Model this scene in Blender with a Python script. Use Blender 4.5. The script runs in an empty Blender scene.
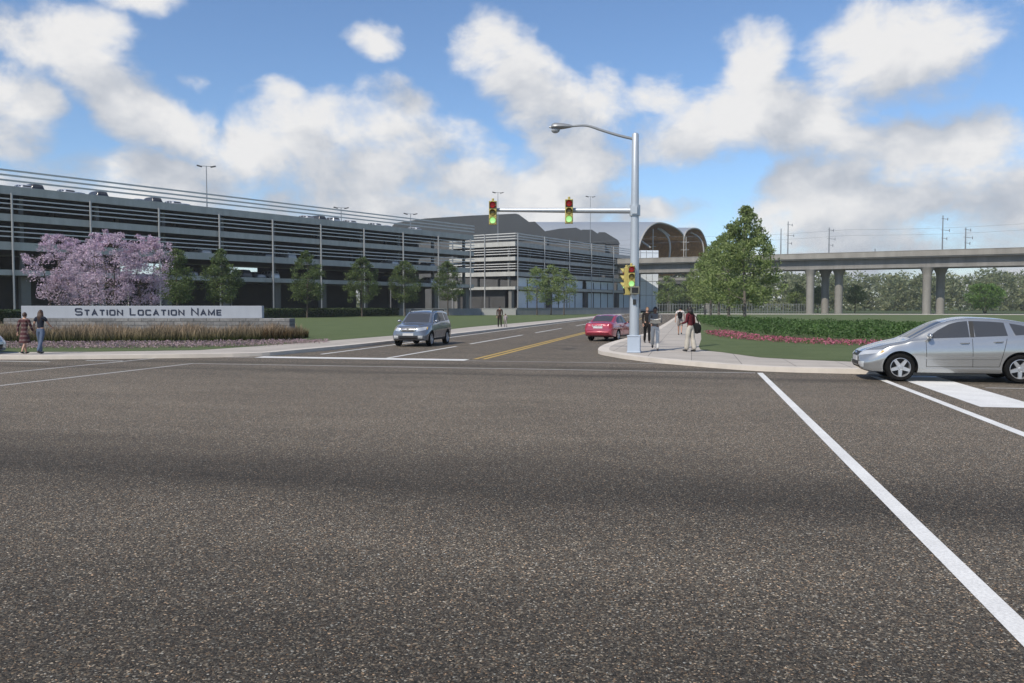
import bpy, bmesh, math, random
from mathutils import Vector, Matrix
from mathutils.bvhtree import BVHTree
R = math.radians
sc = bpy.context.scene
col = sc.collection
rnd = random.Random(7)

# ------------------------------------------------------------------ camera
F, CX, CY, HY, EYE = 820., 512., 341.5, 306., 1.9
PITCH = math.atan((CY-HY)/F)
YAW = math.atan((692-512)/math.hypot(F, CY-HY))      # the road runs along +Y, the camera is turned left of it
cd = bpy.data.cameras.new('camera'); cam = bpy.data.objects.new('camera', cd); col.objects.link(cam)
cam.location = (0, 0, EYE); cam.rotation_euler = (math.pi/2-PITCH, 0, YAW)
cd.sensor_width = 36; cd.lens = F*36/1024; cd.clip_start = .1; cd.clip_end = 6000
sc.camera = cam
FW = Vector((-math.sin(YAW), math.cos(YAW), 0)); RT = Vector((math.cos(YAW), math.sin(YAW), 0))
def ray(x, y):
    return (cam.rotation_euler.to_matrix() @ Vector(((x-CX)/F, (CY-y)/F, -1)))
def G(x, y, z=0.):                       # ground (or height z) point seen at x, y of the photograph
    d = ray(x, y); t = (z-EYE)/d.z
    return Vector((d.x*t, d.y*t, z))
def D(x, y, dep):                        # point seen at x, y at a distance dep in front of the camera
    d = ray(x, y); t = dep/d.dot(FW)
    return Vector((d.x*t, d.y*t, EYE+d.z*t))
def DX(x, dep):                          # ground point in the direction of column x at distance dep
    p = D(x, HY, dep); return Vector((p.x, p.y, 0))

# ------------------------------------------------------------------ sun, sky, exposure
SUN_EL = R(46)
s2 = (RT*-.60 + FW*-.80).normalized()
SUNV = Vector((s2.x*math.cos(SUN_EL), s2.y*math.cos(SUN_EL), math.sin(SUN_EL)))
sl = bpy.data.lights.new('sun', 'SUN'); so = bpy.data.objects.new('sun', sl); col.objects.link(so)
sl.energy = 3.9; sl.angle = R(.6); sl.color = (1, .92, .80)
so.rotation_euler = SUNV.to_track_quat('Z', 'Y').to_euler()
sc.view_settings.view_transform = 'Standard'; sc.view_settings.look = 'None'
sc.view_settings.exposure = 0.22; sc.view_settings.gamma = 1; sc.view_settings.use_curve_mapping = False

class NT:                                # small helper for node trees
    def __init__(s, nt): s.nt = nt
    def new(s, t, **k):
        n = s.nt.nodes.new(t)
        for a, b in k.items(): setattr(n, a, b)
        return n
    def put(s, sock, v):
        if isinstance(v, bpy.types.NodeSocket): s.nt.links.new(v, sock)
        elif v is not None: sock.default_value = v
    def m(s, op, a, b=None, c=None, clamp=False):
        n = s.new('ShaderNodeMath', operation=op, use_clamp=clamp)
        for i, v in enumerate((a, b, c)): s.put(n.inputs[i], v)
        return n.outputs[0]
    def v(s, op, a, b=None):
        n = s.new('ShaderNodeVectorMath', operation=op)
        s.put(n.inputs[0], a)
        if b is not None:
            if op == 'SCALE': s.put(n.inputs['Scale'], b)
            else: s.put(n.inputs[1], b)
        return n.outputs['Value'] if op in ('DOT_PRODUCT', 'LENGTH') else n.outputs[0]
    def noise(s, vec, scale, detail=3, rough=.5, dist=0, out=0):
        n = s.new('ShaderNodeTexNoise'); s.put(n.inputs['Vector'], vec)
        n.inputs['Scale'].default_value = scale; n.inputs['Detail'].default_value = detail
        n.inputs['Roughness'].default_value = rough; n.inputs['Distortion'].default_value = dist
        return n.outputs[out]
    def mr(s, x, a, b, c, d, smooth=False):
        n = s.new('ShaderNodeMapRange', interpolation_type='SMOOTHSTEP' if smooth else 'LINEAR')
        for i, v in enumerate((x, a, b, c, d)): s.put(n.inputs[i], v)
        return n.outputs[0]
    def mix(s, f, a, b, blend='MIX'):
        n = s.new('ShaderNodeMix', data_type='RGBA', blend_type=blend)
        s.put(n.inputs[0], f); s.put(n.inputs[6], a); s.put(n.inputs[7], b)
        return n.outputs[2]
    def ramp(s, x, stops, interp='LINEAR'):
        n = s.new('ShaderNodeValToRGB'); s.put(n.inputs[0], x); cr = n.color_ramp; cr.interpolation = interp
        while len(cr.elements) < len(stops): cr.elements.new(.5)
        for e, (p, c) in zip(cr.elements, stops): e.position = p; e.color = tuple(c)+(1,)
        return n.outputs[0]

w = bpy.data.worlds.new('World'); sc.world = w; w.use_nodes = True
wt = w.node_tree; wt.nodes.clear(); W = NT(wt)
# cloud cover: clouds stand at fixed bearings and heights in the sky; (bearing and height as seen from the corner, radii, tilt, weight)
CL = [(60, 45, 108, 46, -18, 1.1), (10, 120, 44, 50, 0, 1.1), (155, 115, 66, 40, -14, 1.05), (192, 74, 18, 15, -20, .8), (150, 180, 130, 32, 0, 1.1), (60, 195, 120, 26, 0, 1),
      (285, 90, 26, 26, 0, 1.0), (310, 125, 72, 48, -8, 1.15), (400, 118, 66, 44, -6, 1.15), (430, 150, 60, 40, 0, 1.05), (262, 150, 44, 56, 0, 1.1), (350, 175, 120, 46, 0, 1.1), (376, 37, 38, 18, -8, .80), (490, 45, 38, 40, -40, 1.05), (525, 80, 62, 44, -32, 1.1), (590, 108, 48, 46, 0, 1.05),
      (580, 150, 56, 44, 0, 1.0), (655, 92, 42, 24, 0, .95), (752, 62, 42, 42, 0, 1.1), (722, 118, 64, 52, 18, 1.15), (770, 110, 60, 52, 0, 1.05), (690, 140, 60, 36, 0, 1.), (900, 55, 88, 62, 4, 1.2), (905, 155, 100, 34, 0, 1.1), (815, 130, 66, 40, 0, 1.), (960, 140, 50, 30, 0, 1.),
      (850, 205, 110, 46, 0, 1.1), (1010, 205, 90, 50, 0, 1.1), (790, 190, 50, 36, 0, 1.), (930, 242, 160, 34, 0, 1.05), (490, 178, 130, 36, 0, 1.05), (140, 4, 56, 16, 0, .8), (540, 205, 110, 26, 0, 1.), (650, 215, 70, 18, 0, .85), (345, 205, 140, 30, 0, 1.), (420, 235, 300, 34, 0, 1.), (700, 285, 700, 30, 0, 1.),
      (-150, 90, 120, 70, 0, .9), (1250, 110, 130, 70, 0, .9), (1150, -60, 120, 50, 0, .9), (-60, -40, 110, 50, 0, .8)]
grp = bpy.data.node_groups.new('cloud_cover', 'ShaderNodeTree')
grp.interface.new_socket('Dir', in_out='INPUT', socket_type='NodeSocketVector')
grp.interface.new_socket('Cover', in_out='OUTPUT', socket_type='NodeSocketFloat'); grp.interface.new_socket('Detail', in_out='OUTPUT', socket_type='NodeSocketFloat')
Q = NT(grp); gi = Q.new('NodeGroupInput'); go = Q.new('NodeGroupOutput')
dr = gi.outputs[0]
wob = Q.v('SUBTRACT', Q.noise(dr, 6, 4, .55, out=1), (.5, .5, .5))
dw = Q.v('ADD', dr, Q.v('SCALE', wob, .10))
best = None
for (px, py, rx, ry, tilt, wgt) in CL:
    c = ray(px, py).normalized(); k = 1/math.sqrt(1+((px-CX)/F)**2+((py-CY)/F)**2)
    up = Vector((0, 0, 1)); rt = c.cross(up).normalized(); up = rt.cross(c).normalized()
    ca, sa = math.cos(R(tilt)), math.sin(R(tilt))
    ax = (rt*ca+up*sa)*(F/(rx*k)); ay = (up*ca-rt*sa)*(F/(ry*k))
    d0 = Q.v('SUBTRACT', dw, tuple(c))
    n1 = Q.v('DOT_PRODUCT', d0, tuple(ax)); n2 = Q.v('DOT_PRODUCT', d0, tuple(ay))
    r2 = Q.m('ADD', Q.m('MULTIPLY', n1, n1), Q.m('MULTIPLY', n2, n2))
    dd = Q.v('LENGTH', d0)
    e = Q.m('SUBTRACT', wgt, Q.m('ADD', Q.m('MULTIPLY', r2, .80), Q.m('MULTIPLY', Q.m('GREATER_THAN', dd, 1.0), 5)))
    best = e if best is None else Q.m('SMOOTH_MAX', best, e, .25)
# everywhere else a loose broken cover
far = Q.mr(Q.v('DOT_PRODUCT', dr, tuple((FW+Vector((0, 0, .12))).normalized())), .62, .80, 1, 0)
loose = Q.m('SUBTRACT', Q.m('MULTIPLY', Q.noise(dr, 2.3, 3, .5), 3.2), 1.5)
best = Q.m('MAXIMUM', best, Q.m('SUBTRACT', loose, Q.m('MULTIPLY', Q.m('SUBTRACT', 1, far), 6)))
best = Q.m('MAXIMUM', best, -1.2)
sq = Q.v('MULTIPLY', dr, (1, 1, 1.5))
fb = Q.noise(sq, 8.5, 9, .62, .2)
fb2 = Q.noise(sq, 3.6, 4, .5)
cov = Q.m('ADD', Q.m('MULTIPLY', best, .75), Q.m('ADD', Q.m('MULTIPLY', Q.m('SUBTRACT', fb, .5), 2.2), Q.m('MULTIPLY', Q.m('SUBTRACT', fb2, .5), .5)))
grp.links.new(cov, go.inputs[0]); grp.links.new(fb, go.inputs[1])
tc = W.new('ShaderNodeTexCoord'); dirn = W.v('NORMALIZE', tc.outputs['Generated'])
def cover(d):
    n = W.new('ShaderNodeGroup'); n.node_tree = grp; W.put(n.inputs[0], d); return n.outputs
c0, det = cover(dirn)[0:2]
toward = (RT*-.5+Vector((0, 0, .85))).normalized()*.07
c1 = cover(W.v('NORMALIZE', W.v('ADD', dirn, tuple(toward))))[0]
alpha = W.mr(c0, .06, .74, 0, 1, True)
lit = W.mr(W.m('SUBTRACT', c0, W.m('MULTIPLY', c1, 1.0)), -.75, .95, 0, 1, True)
thick = W.mr(c0, .4, 1.4, 0, 1, True)
elev = W.v('DOT_PRODUCT', dirn, (0, 0, 1))
lit2 = W.m('ADD', W.m('MULTIPLY', lit, .95), W.m('ADD', W.m('MULTIPLY', W.m('SUBTRACT', 1, thick), .16), W.m('MULTIPLY', W.m('SUBTRACT', det, .5), .60)), clamp=True)
cc = W.ramp(lit2, [(0, (.46, .50, .58)), (.28, (.57, .61, .68)), (.60, (.76, .78, .82)), (1, (1.01, 1.00, .99))])
sky = W.new('ShaderNodeTexSky', sky_type='NISHITA', sun_disc=False, sun_elevation=SUN_EL, sun_rotation=math.atan2(s2.x, s2.y),
            altitude=200, air_density=1.0, dust_density=.25, ozone_density=6)
bg1 = W.new('ShaderNodeBackground'); W.put(bg1.inputs[0], sky.outputs[0]); bg1.inputs[1].default_value = .125
bg2 = W.new('ShaderNodeBackground'); W.put(bg2.inputs[0], cc); bg2.inputs[1].default_value = .75
ms = W.new('ShaderNodeMixShader')
hz = W.mr(elev, -.06, -.01, .0, 1)
W.put(ms.inputs[0], W.m('MULTIPLY', W.m('MULTIPLY', alpha, .97), hz)); W.put(ms.inputs[1], bg1.outputs[0]); W.put(ms.inputs[2], bg2.outputs[0])
wo = W.new('ShaderNodeOutputWorld'); W.put(wo.inputs[0], ms.outputs[0])

# ------------------------------------------------------------------ materials
MATS = {}
def M(name, c, rough=.6, metal=0., var=.12, scale=2., bump=0., bscale=40., coat=0., emit=None, spec=.5, streak=0.):
    if name in MATS: return MATS[name]
    m = bpy.data.materials.new(name); m.use_nodes = True; t = NT(m.node_tree)
    b = m.node_tree.nodes['Principled BSDF']
    tc = t.new('ShaderNodeTexCoord').outputs['Object']
    n = t.noise(tc, scale, 5, .6)
    f = t.mr(n, .25, .75, 1-var, 1+var)
    if streak:
        n2 = t.noise(t.v('MULTIPLY', tc, (1, 1, .08)), scale*2.2, 4, .6)
        f = t.m('MULTIPLY', f, t.mr(n2, .3, .75, 1+streak*.3, 1-streak))
    cmb = t.v('SCALE', tuple(c), f)
    t.put(b.inputs['Base Color'], cmb)
    b.inputs['Roughness'].default_value = rough; b.inputs['Metallic'].default_value = metal
    b.inputs['Specular IOR Level'].default_value = spec; b.inputs['Coat Weight'].default_value = coat; b.inputs['Coat Roughness'].default_value = .04
    if bump:
        bn = t.new('ShaderNodeBump'); bn.inputs['Strength'].default_value = bump; bn.inputs['Distance'].default_value = .02
        t.put(bn.inputs['Height'], t.noise(tc, bscale, 4, .6)); t.put(b.inputs['Normal'], bn.outputs[0])
    if emit:
        b.inputs['Emission Color'].default_value = tuple(emit[:3])+(1,); b.inputs['Emission Strength'].default_value = emit[3]
    MATS[name] = m; return m
def leaf_mat(name, cols, trans=.35, rough=.55):
    m = bpy.data.materials.new(name); m.use_nodes = True; nt = m.node_tree; nt.nodes.clear(); t = NT(nt)
    g = t.new('ShaderNodeNewGeometry')
    c = t.ramp(g.outputs['Random Per Island'], [(i/(max(1, len(cols)-1)), k) for i, k in enumerate(cols)])
    tc = t.new('ShaderNodeTexCoord').outputs['Object']
    c = t.v('SCALE', c, t.mr(t.noise(tc, .9, 3), .3, .7, .75, 1.3))
    d = t.new('ShaderNodeBsdfDiffuse'); t.put(d.inputs[0], c)
    tr = t.new('ShaderNodeBsdfTranslucent'); t.put(tr.inputs[0], c)
    gl = t.new('ShaderNodeBsdfGlossy'); gl.inputs['Roughness'].default_value = rough; gl.inputs[0].default_value = (.5, .5, .5, 1)
    m1 = t.new('ShaderNodeMixShader'); m1.inputs[0].default_value = trans; t.put(m1.inputs[1], d.outputs[0]); t.put(m1.inputs[2], tr.outputs[0])
    m2 = t.new('ShaderNodeMixShader'); m2.inputs[0].default_value = .05; t.put(m2.inputs[1], m1.outputs[0]); t.put(m2.inputs[2], gl.outputs[0])
    o = t.new('ShaderNodeOutputMaterial'); t.put(o.inputs[0], m2.outputs[0]); return m

concrete = M('concrete', (.27, .265, .25), .85, var=.12, scale=.8, bump=.15)
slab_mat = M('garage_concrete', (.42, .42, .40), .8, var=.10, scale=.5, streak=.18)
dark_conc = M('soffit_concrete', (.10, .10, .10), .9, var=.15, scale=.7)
rail_mat = M('galvanised_rail', (.54, .54, .53), .55, .1, var=.08)
post_mat = M('grey_painted_steel', (.30, .31, .32), .5, .2, var=.08)
via_mat = M('viaduct_concrete', (.25, .238, .215), .85, var=.12, scale=.3, streak=.25)
white_paint = None

# ------------------------------------------------------------------ mesh helpers
class MB:
    def __init__(s): s.v = []; s.f = []; s.mi = []
    def face(s, pts, mi=0):
        b = len(s.v); s.v += [Vector(p) for p in pts]; s.f.append(list(range(b, b+len(pts)))); s.mi.append(mi)
    def box(s, c, d, mi=0, rot=None, bev=0):
        c = Vector(c); x, y, z = [k/2 for k in d]; b = len(s.v)
        for i in (-1, 1):
            for j in (-1, 1):
                for k in (-1, 1):
                    p = Vector((i*x, j*y, k*z))
                    if rot is not None: p = rot @ p
                    s.v.append(c+p)
        for q in ((0, 1, 3, 2), (4, 6, 7, 5), (0, 4, 5, 1), (2, 3, 7, 6), (0, 2, 6, 4), (1, 5, 7, 3)):
            s.f.append([b+i for i in q]); s.mi.append(mi)
    def tube(s, pts, rad, n=10, mi=0, cap=True):
        pts = [Vector(p) for p in pts]
        if not isinstance(rad, (list, tuple)): rad = [rad]*len(pts)
        b = len(s.v); ref = None
        for i, p in enumerate(pts):
            a = pts[max(0, i-1)]; c = pts[min(len(pts)-1, i+1)]; t = (c-a).normalized()
            if ref is None: ref = Vector((0, 0, 1)) if abs(t.z) < .9 else Vector((1, 0, 0))
            u = (ref - t*ref.dot(t)).normalized(); v = t.cross(u); ref = u
            for k in range(n):
                an = 2*math.pi*k/n
                s.v.append(p+(u*math.cos(an)+v*math.sin(an))*rad[i])
        for i in range(len(pts)-1):
            for k in range(n):
                s.f.append([b+i*n+k, b+i*n+(k+1) % n, b+(i+1)*n+(k+1) % n, b+(i+1)*n+k]); s.mi.append(mi)
        if cap:
            s.f.append([b+k for k in range(n)][::-1]); s.f.append([b+(len(pts)-1)*n+k for k in range(n)]); s.mi += [mi, mi]
    def prism(s, poly, z0, z1, mi=0, mside=None):
        b = len(s.v); n = len(poly)
        ar = sum(poly[i][0]*poly[(i+1) % n][1]-poly[(i+1) % n][0]*poly[i][1] for i in range(n))
        if ar < 0: poly = poly[::-1]
        for z in (z0, z1):
            for p in poly: s.v.append(Vector((p[0], p[1], z)))
        s.f.append([b+i for i in range(n)][::-1]); s.f.append([b+n+i for i in range(n)]); s.mi += [mi, mi]
        for i in range(n):
            j = (i+1) % n; s.f.append([b+i, b+j, b+n+j, b+n+i]); s.mi.append(mi if mside is None else mside)
    def lathe(s, prof, n=20, mi=0, mat=None):       # prof: (radius, z)
        b = len(s.v); mat = mat or Matrix()
        for r, z in prof:
            for k in range(n):
                a = 2*math.pi*k/n; s.v.append(mat @ Vector((r*math.cos(a), r*math.sin(a), z)))
        for i in range(len(prof)-1):
            for k in range(n):
                s.f.append([b+i*n+k, b+i*n+(k+1) % n, b+(i+1)*n+(k+1) % n, b+(i+1)*n+k]); s.mi.append(mi)
    def ball(s, c, r, n=10, m=7, mi=0):
        c = Vector(c); r = Vector(r) if not isinstance(r, (int, float)) else Vector((r, r, r)); b = len(s.v)
        for i in range(m+1):
            ph = math.pi*i/m
            for k in range(n):
                a = 2*math.pi*k/n
                s.v.append(c+Vector((r.x*math.sin(ph)*math.cos(a), r.y*math.sin(ph)*math.sin(a), r.z*math.cos(ph))))
        for i in range(m):
            for k in range(n):
                s.f.append([b+i*n+k, b+(i+1)*n+k, b+(i+1)*n+(k+1) % n, b+i*n+(k+1) % n]); s.mi.append(mi)
    def mesh(s, name, mats, smooth=False, autos=None):
        me = bpy.data.meshes.new(name); me.from_pydata([tuple(p) for p in s.v], [], s.f)
        for m in (mats if isinstance(mats, (list, tuple)) else [mats]): me.materials.append(m)
        me.polygons.foreach_set('material_index', s.mi)
        if smooth: me.polygons.foreach_set('use_smooth', [True]*len(me.polygons))
        me.update()
        if smooth and autos: me.set_sharp_from_angle(angle=R(autos))
        return me
    def build(s, name, mats, parent=None, smooth=False, autos=35, bevel=0):
        me = s.mesh(name, mats, smooth, autos); o = bpy.data.objects.new(name, me); col.objects.link(o)
        if parent: o.parent = parent
        if bevel:
            md = o.modifiers.new('bevel', 'BEVEL'); md.width = bevel; md.segments = 2; md.limit_method = 'ANGLE'
        return o
def tag(o, label, cat, group=None, kind=None):
    if kind: o['kind'] = kind
    if label: o['label'] = label
    if cat: o['category'] = cat
    if group: o['group'] = group
    return o
def struct(o): o['kind'] = 'structure'; return o
def thing(name, label, cat, loc=(0, 0, 0), rz=0., group=None):
    o = bpy.data.objects.new(name, None); col.objects.link(o); o.empty_display_size = .2
    o.location = loc; o.rotation_euler = (0, 0, rz)
    return tag(o, label, cat, group)
def copy_tree(o, parent=None):
    c = o.copy(); col.objects.link(c)
    if parent: c.parent = parent
    for ch in [k for k in o.children]: copy_tree(ch, c)
    return c
def spline(pts, n=8, closed=False):                 # catmull-rom through 2-D or 3-D points
    P = [Vector(p) for p in pts]; out = []; N = len(P)
    for i in range(N if closed else N-1):
        g = lambda k: P[k % N] if closed else P[max(0, min(N-1, k))]
        a, b, c, d = g(i-1), g(i), g(i+1), g(i+2)
        for k in range(n):
            t = k/n
            out.append(.5*((2*b)+(c-a)*t+(2*a-5*b+4*c-d)*t*t+(3*b-a-3*c+d)*t**3))
    if not closed: out.append(P[-1].copy())
    return out
def interp(xs, ys, x):                              # monotone cubic
    if x <= xs[0]: return ys[0]
    if x >= xs[-1]: return ys[-1]
    n = len(xs)
    d = [(ys[i+1]-ys[i])/(xs[i+1]-xs[i]) for i in range(n-1)]
    def sl(i):
        if i == 0: return d[0]
        if i == n-1: return d[-1]
        return 0 if d[i-1]*d[i] <= 0 else 2*d[i-1]*d[i]/(d[i-1]+d[i])
    for i in range(n-1):
        if x <= xs[i+1]:
            h = xs[i+1]-xs[i]; t = (x-xs[i])/h
            return (2*t**3-3*t*t+1)*ys[i]+(t**3-2*t*t+t)*h*sl(i)+(-2*t**3+3*t*t)*ys[i+1]+(t**3-t*t)*h*sl(i+1)

# ------------------------------------------------------------------ ground, road, pavements
def position(t): return t.new('ShaderNodeNewGeometry').outputs['Position']
def asphalt_material():
    m = bpy.data.materials.new('asphalt'); m.use_nodes = True; t = NT(m.node_tree); b = m.node_tree.nodes['Principled BSDF']
    p = position(t)
    v = t.new('ShaderNodeTexVoronoi', feature='F1'); t.put(v.inputs['Vector'], p); v.inputs['Scale'].default_value = 92
    sp = t.new('ShaderNodeSeparateColor'); t.put(sp.inputs[0], v.outputs['Color'])
    stone = t.ramp(sp.outputs[0], [(0, (.012, .012, .011)), (.40, (.034, .032, .029)), (.66, (.082, .077, .069)), (.84, (.17, .155, .13)), (.93, (.31, .285, .24)), (1, (.62, .60, .56))])
    tint = t.ramp(sp.outputs[1], [(0, (1.3, .96, .70)), (.2, (1.10, 1, .86)), (.55, (.98, 1, .97)), (1, (.85, 1, 1.14))])
    stone = t.mix(1., stone, tint, 'MULTIPLY')
    v2 = t.new('ShaderNodeTexVoronoi', feature='F1'); t.put(v2.inputs['Vector'], p); v2.inputs['Scale'].default_value = 190
    sp2 = t.new('ShaderNodeSeparateColor'); t.put(sp2.inputs[0], v2.outputs['Color'])
    fine = t.ramp(sp2.outputs[0], [(0, (.028, .027, .025)), (.6, (.075, .070, .064)), (.9, (.15, .14, .125)), (1, (.34, .33, .31))])
    c = t.mix(t.mr(t.noise(p, 30, 2), .42, .58, .05, .6), stone, fine)
    sx = t.new('ShaderNodeSeparateXYZ'); t.put(sx.inputs[0], p)
    # tyre-polished bands and oil film along the cross street
    yy = t.m('ADD', sx.outputs[1], t.m('MULTIPLY', t.m('SUBTRACT', t.noise(t.v('MULTIPLY', p, (.18, .6, 1)), 1, 3), .5), 1.3))
    band = t.ramp(t.m('DIVIDE', yy, 40), [(0, (.62,)*3), (.112, (.66,)*3), (.138, (.95,)*3), (.158, (1.06,)*3), (.180, (.86,)*3), (.206, (.47,)*3), (.236, (.80,)*3), (.265, (1.12,)*3), (.31, (1.30,)*3), (.45, (1.34,)*3), (.535, (1.2,)*3), (.555, (.74,)*3), (.575, (1.18,)*3), (.60, (1.18,)*3), (.625, (.72,)*3), (.65, (1.15,)*3), (1, (1.12,)*3)])
    c = t.mix(1., c, band, 'MULTIPLY')
    big = t.mr(t.noise(t.v('MULTIPLY', p, (.35, 1, 1)), .8, 5, .6), .25, .75, .82, 1.2)
    c = t.v('SCALE', t.v('MULTIPLY', c, (1.09, .985, .87)), t.m('MULTIPLY', big, .96))
    drip = t.mr(t.noise(t.v('MULTIPLY', p, (1, .5, 1)), 1.9, 3, .6), .64, .74, 1, .80)
    c = t.v('SCALE', c, drip)
    t.put(b.inputs['Base Color'], c); b.inputs['Roughness'].default_value = .85; b.inputs['Specular IOR Level'].default_value = .3
    bp = t.new('ShaderNodeBump'); bp.inputs['Strength'].default_value = .5; bp.inputs['Distance'].default_value = .006
    t.put(bp.inputs['Height'], t.m('SUBTRACT', 1, v.outputs['Distance'])); t.put(b.inputs['Normal'], bp.outputs[0])
    return m
def lawn_material(name='lawn', c1=(.066, .094, .038), c2=(.130, .162, .074)):
    m = bpy.data.materials.new(name); m.use_nodes = True; t = NT(m.node_tree); b = m.node_tree.nodes['Principled BSDF']
    p = position(t)
    n = t.noise(p, .45, 7, .7); n2 = t.noise(p, 9, 5, .75)
    c = t.mix(t.m('ADD', t.m('MULTIPLY', t.mr(n, .3, .7, 0, 1), .55), t.m('MULTIPLY', t.mr(n2, .3, .7, 0, 1), .45)), tuple(c1)+(1,), tuple(c2)+(1,))
    t.put(b.inputs['Base Color'], c); b.inputs['Roughness'].default_value = .9; b.inputs['Specular IOR Level'].default_value = .15
    bp = t.new('ShaderNodeBump'); bp.inputs['Strength'].default_value = .8; bp.inputs['Distance'].default_value = .05
    t.put(bp.inputs['Height'], t.noise(p, 30, 4, .7)); t.put(b.inputs['Normal'], bp.outputs[0])
    return m
def pavement_material():
    m = bpy.data.materials.new('pavement_concrete'); m.use_nodes = True; t = NT(m.node_tree); b = m.node_tree.nodes['Principled BSDF']
    p = position(t)
    n = t.mr(t.noise(p, .7, 6, .65), .25, .75, .84, 1.14)
    br = t.new('ShaderNodeTexBrick'); t.put(br.inputs['Vector'], p); br.offset = 0
    br.inputs['Scale'].default_value = 1; br.inputs['Brick Width'].default_value = 1.5; br.inputs['Row Height'].default_value = 1.5; br.inputs['Mortar Size'].default_value = .012; br.inputs['Mortar Smooth'].default_value = .2
    br.inputs['Color1'].default_value = (.37, .34, .305, 1); br.inputs['Color2'].default_value = (.41, .375, .335, 1); br.inputs['Mortar'].default_value = (.16, .15, .14, 1)
    sp = t.mr(t.noise(p, 60, 3, .7), .3, .7, .93, 1.06)
    t.put(b.inputs['Base Color'], t.v('SCALE', br.outputs[0], t.m('MULTIPLY', n, sp))); b.inputs['Roughness'].default_value = .9; b.inputs['Specular IOR Level'].default_value = .2
    return m
def paint_material(name, c, wear=.5):
    m = bpy.data.materials.new(name); m.use_nodes = True; t = NT(m.node_tree); b = m.node_tree.nodes['Principled BSDF']
    p = position(t)
    n = t.noise(p, 45, 4, .7); n2 = t.noise(p, 1.3, 4, .6)
    f = t.mr(t.m('ADD', n, t.m('MULTIPLY', n2, .5)), .52, .98, 1, 1-wear)
    t.put(b.inputs['Base Color'], t.mix(f, (.13, .125, .12, 1), tuple(c)+(1,))); b.inputs['Roughness'].default_value = .7
    return m
asph = asphalt_material(); lawn = lawn_material(); pave = pavement_material()
pwhite = paint_material('road_paint_white', (.80, .80, .78), .45); pthin = paint_material('worn_road_paint', (.55, .54, .52), .8); pyel = paint_material('road_paint_yellow', (.62, .40, .045), .45)
kerb_mat = M('kerb_concrete', (.54, .49, .43), .85, var=.14, scale=1.2, bump=.1)
KZ = .14
mb = MB(); mb.face([(-1250, -600, -.02), (1250, -600, -.02), (1250, 1700, -.02), (-1250, 1700, -.02)]); struct(mb.build('ground', lawn))
mb = MB(); mb.face([(-220, -30, 0), (220, -30, 0), (220, 212, 0), (-220, 212, 0)]); struct(mb.build('road', asph))
XR, XL = G(640, 341).x, -14.95                      # kerb lines of the road
# corner pavements: outline of the kerb foot, then the kerb strip, the walk and the lawns on top
kr = [(-2.62, 178), (-2.65, 90), (-2.8, 55), G(612, 344.5)[:2], G(598, 352.5)[:2], G(612, 356.8)[:2], G(640, 361)[:2], G(680, 365)[:2], G(757, 371)[:2], G(860, 374)[:2], (10, 24.3), (16, 24.25), (200, 23.8)]
kr = [tuple(k) for k in kr]
kr_c = [(kr[0][0], kr[0][1], 0), (kr[1][0], kr[1][1], 0)] + [tuple(p) for p in spline([(a, b, 0) for a, b in kr[2:-1]], 6)] + [(kr[-1][0], kr[-1][1], 0)]
kl = [(-14.25, 178), (-14.4, 110), (-14.75, 62), G(390, 343.6)[:2], G(300, 353)[:2], G(250, 356.6)[:2], G(120, 358.8)[:2], G(0, 359.5)[:2], (-30, 24.0), (-40, 23.8), (-200, 23.4)]
kl = [tuple(k) for k in kl]
kl_c = [(kl[0][0], kl[0][1], 0), (kl[1][0], kl[1][1], 0)] + [tuple(p) for p in spline([(a, b, 0) for a, b in kl[2:-1]], 6)] + [(kl[-1][0], kl[-1][1], 0)]
def offset_line(line, d):
    out = []
    for i, p in enumerate(line):
        a = Vector(line[max(0, i-1)]); c = Vector(line[min(len(line)-1, i+1)]); t = (c-a).normalized()
        out.append((p[0]-t.y*d, p[1]+t.x*d, 0))
    return out
def ribbon(name, l0, l1, z, mat, drop=True):
    mb = MB()
    for i in range(len(l0)-1):
        a, b, c, d = l0[i], l0[i+1], l1[i+1], l1[i]
        mb.face([(a[0], a[1], z), (b[0], b[1], z), (c[0], c[1], z), (d[0], d[1], z)])
        if drop: mb.face([(a[0], a[1], -.01), (b[0], b[1], -.01), (b[0], b[1], z), (a[0], a[1], z)])
    return struct(mb.build(name, mat))
kr_in = offset_line(kr_c, .45); kl_in = offset_line(kl_c, -.45)
def sheet(name, pts, z, mat):
    bm = bmesh.new(); vs = [bm.verts.new((p[0], p[1], z)) for p in pts]; f = bm.faces.new(vs); bmesh.ops.triangulate(bm, faces=[f])
    me = bpy.data.meshes.new(name); bm.to_mesh(me); bm.free(); me.materials.append(mat)
    me.update()
    o = bpy.data.objects.new(name, me); col.objects.link(o); return struct(o)
ribbon('kerb', kr_c, kr_in, KZ, kerb_mat); ribbon('kerb', kl_c, kl_in, KZ, kerb_mat)
sheet('pavement', kr_in+[(200, 178, 0)], KZ-.004, pave)
sheet('pavement', kl_in+[(-200, 178, 0)], KZ-.004, pave)
# lawns: right of the walk and beyond the corner, left behind the walk
lr = [(1.1, 178), (.8, 80), (.5, 45), (.30, 36.2), (.36, 33.9), (.6, 33.2), (1.1, 32.3), G(760, 357.4, KZ)[:2], G(800, 359.6, KZ)[:2], G(850, 361.5, KZ)[:2], (14, 29.0), (40, 28.6), (200, 28.2), (200, 178)]
sheet('lawn', lr, KZ+.004, lawn)
ll = [(-16.3, 178), (-17.2, 100), (-18.1, 66), G(390, 335.8, KZ)[:2], G(300, 343, KZ)[:2], G(200, 350, KZ)[:2], G(100, 351.6, KZ)[:2], G(0, 352, KZ)[:2], (-45, 28.3), (-200, 28), (-200, 178)]
sheet('lawn', ll, KZ+.004, lawn)
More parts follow.
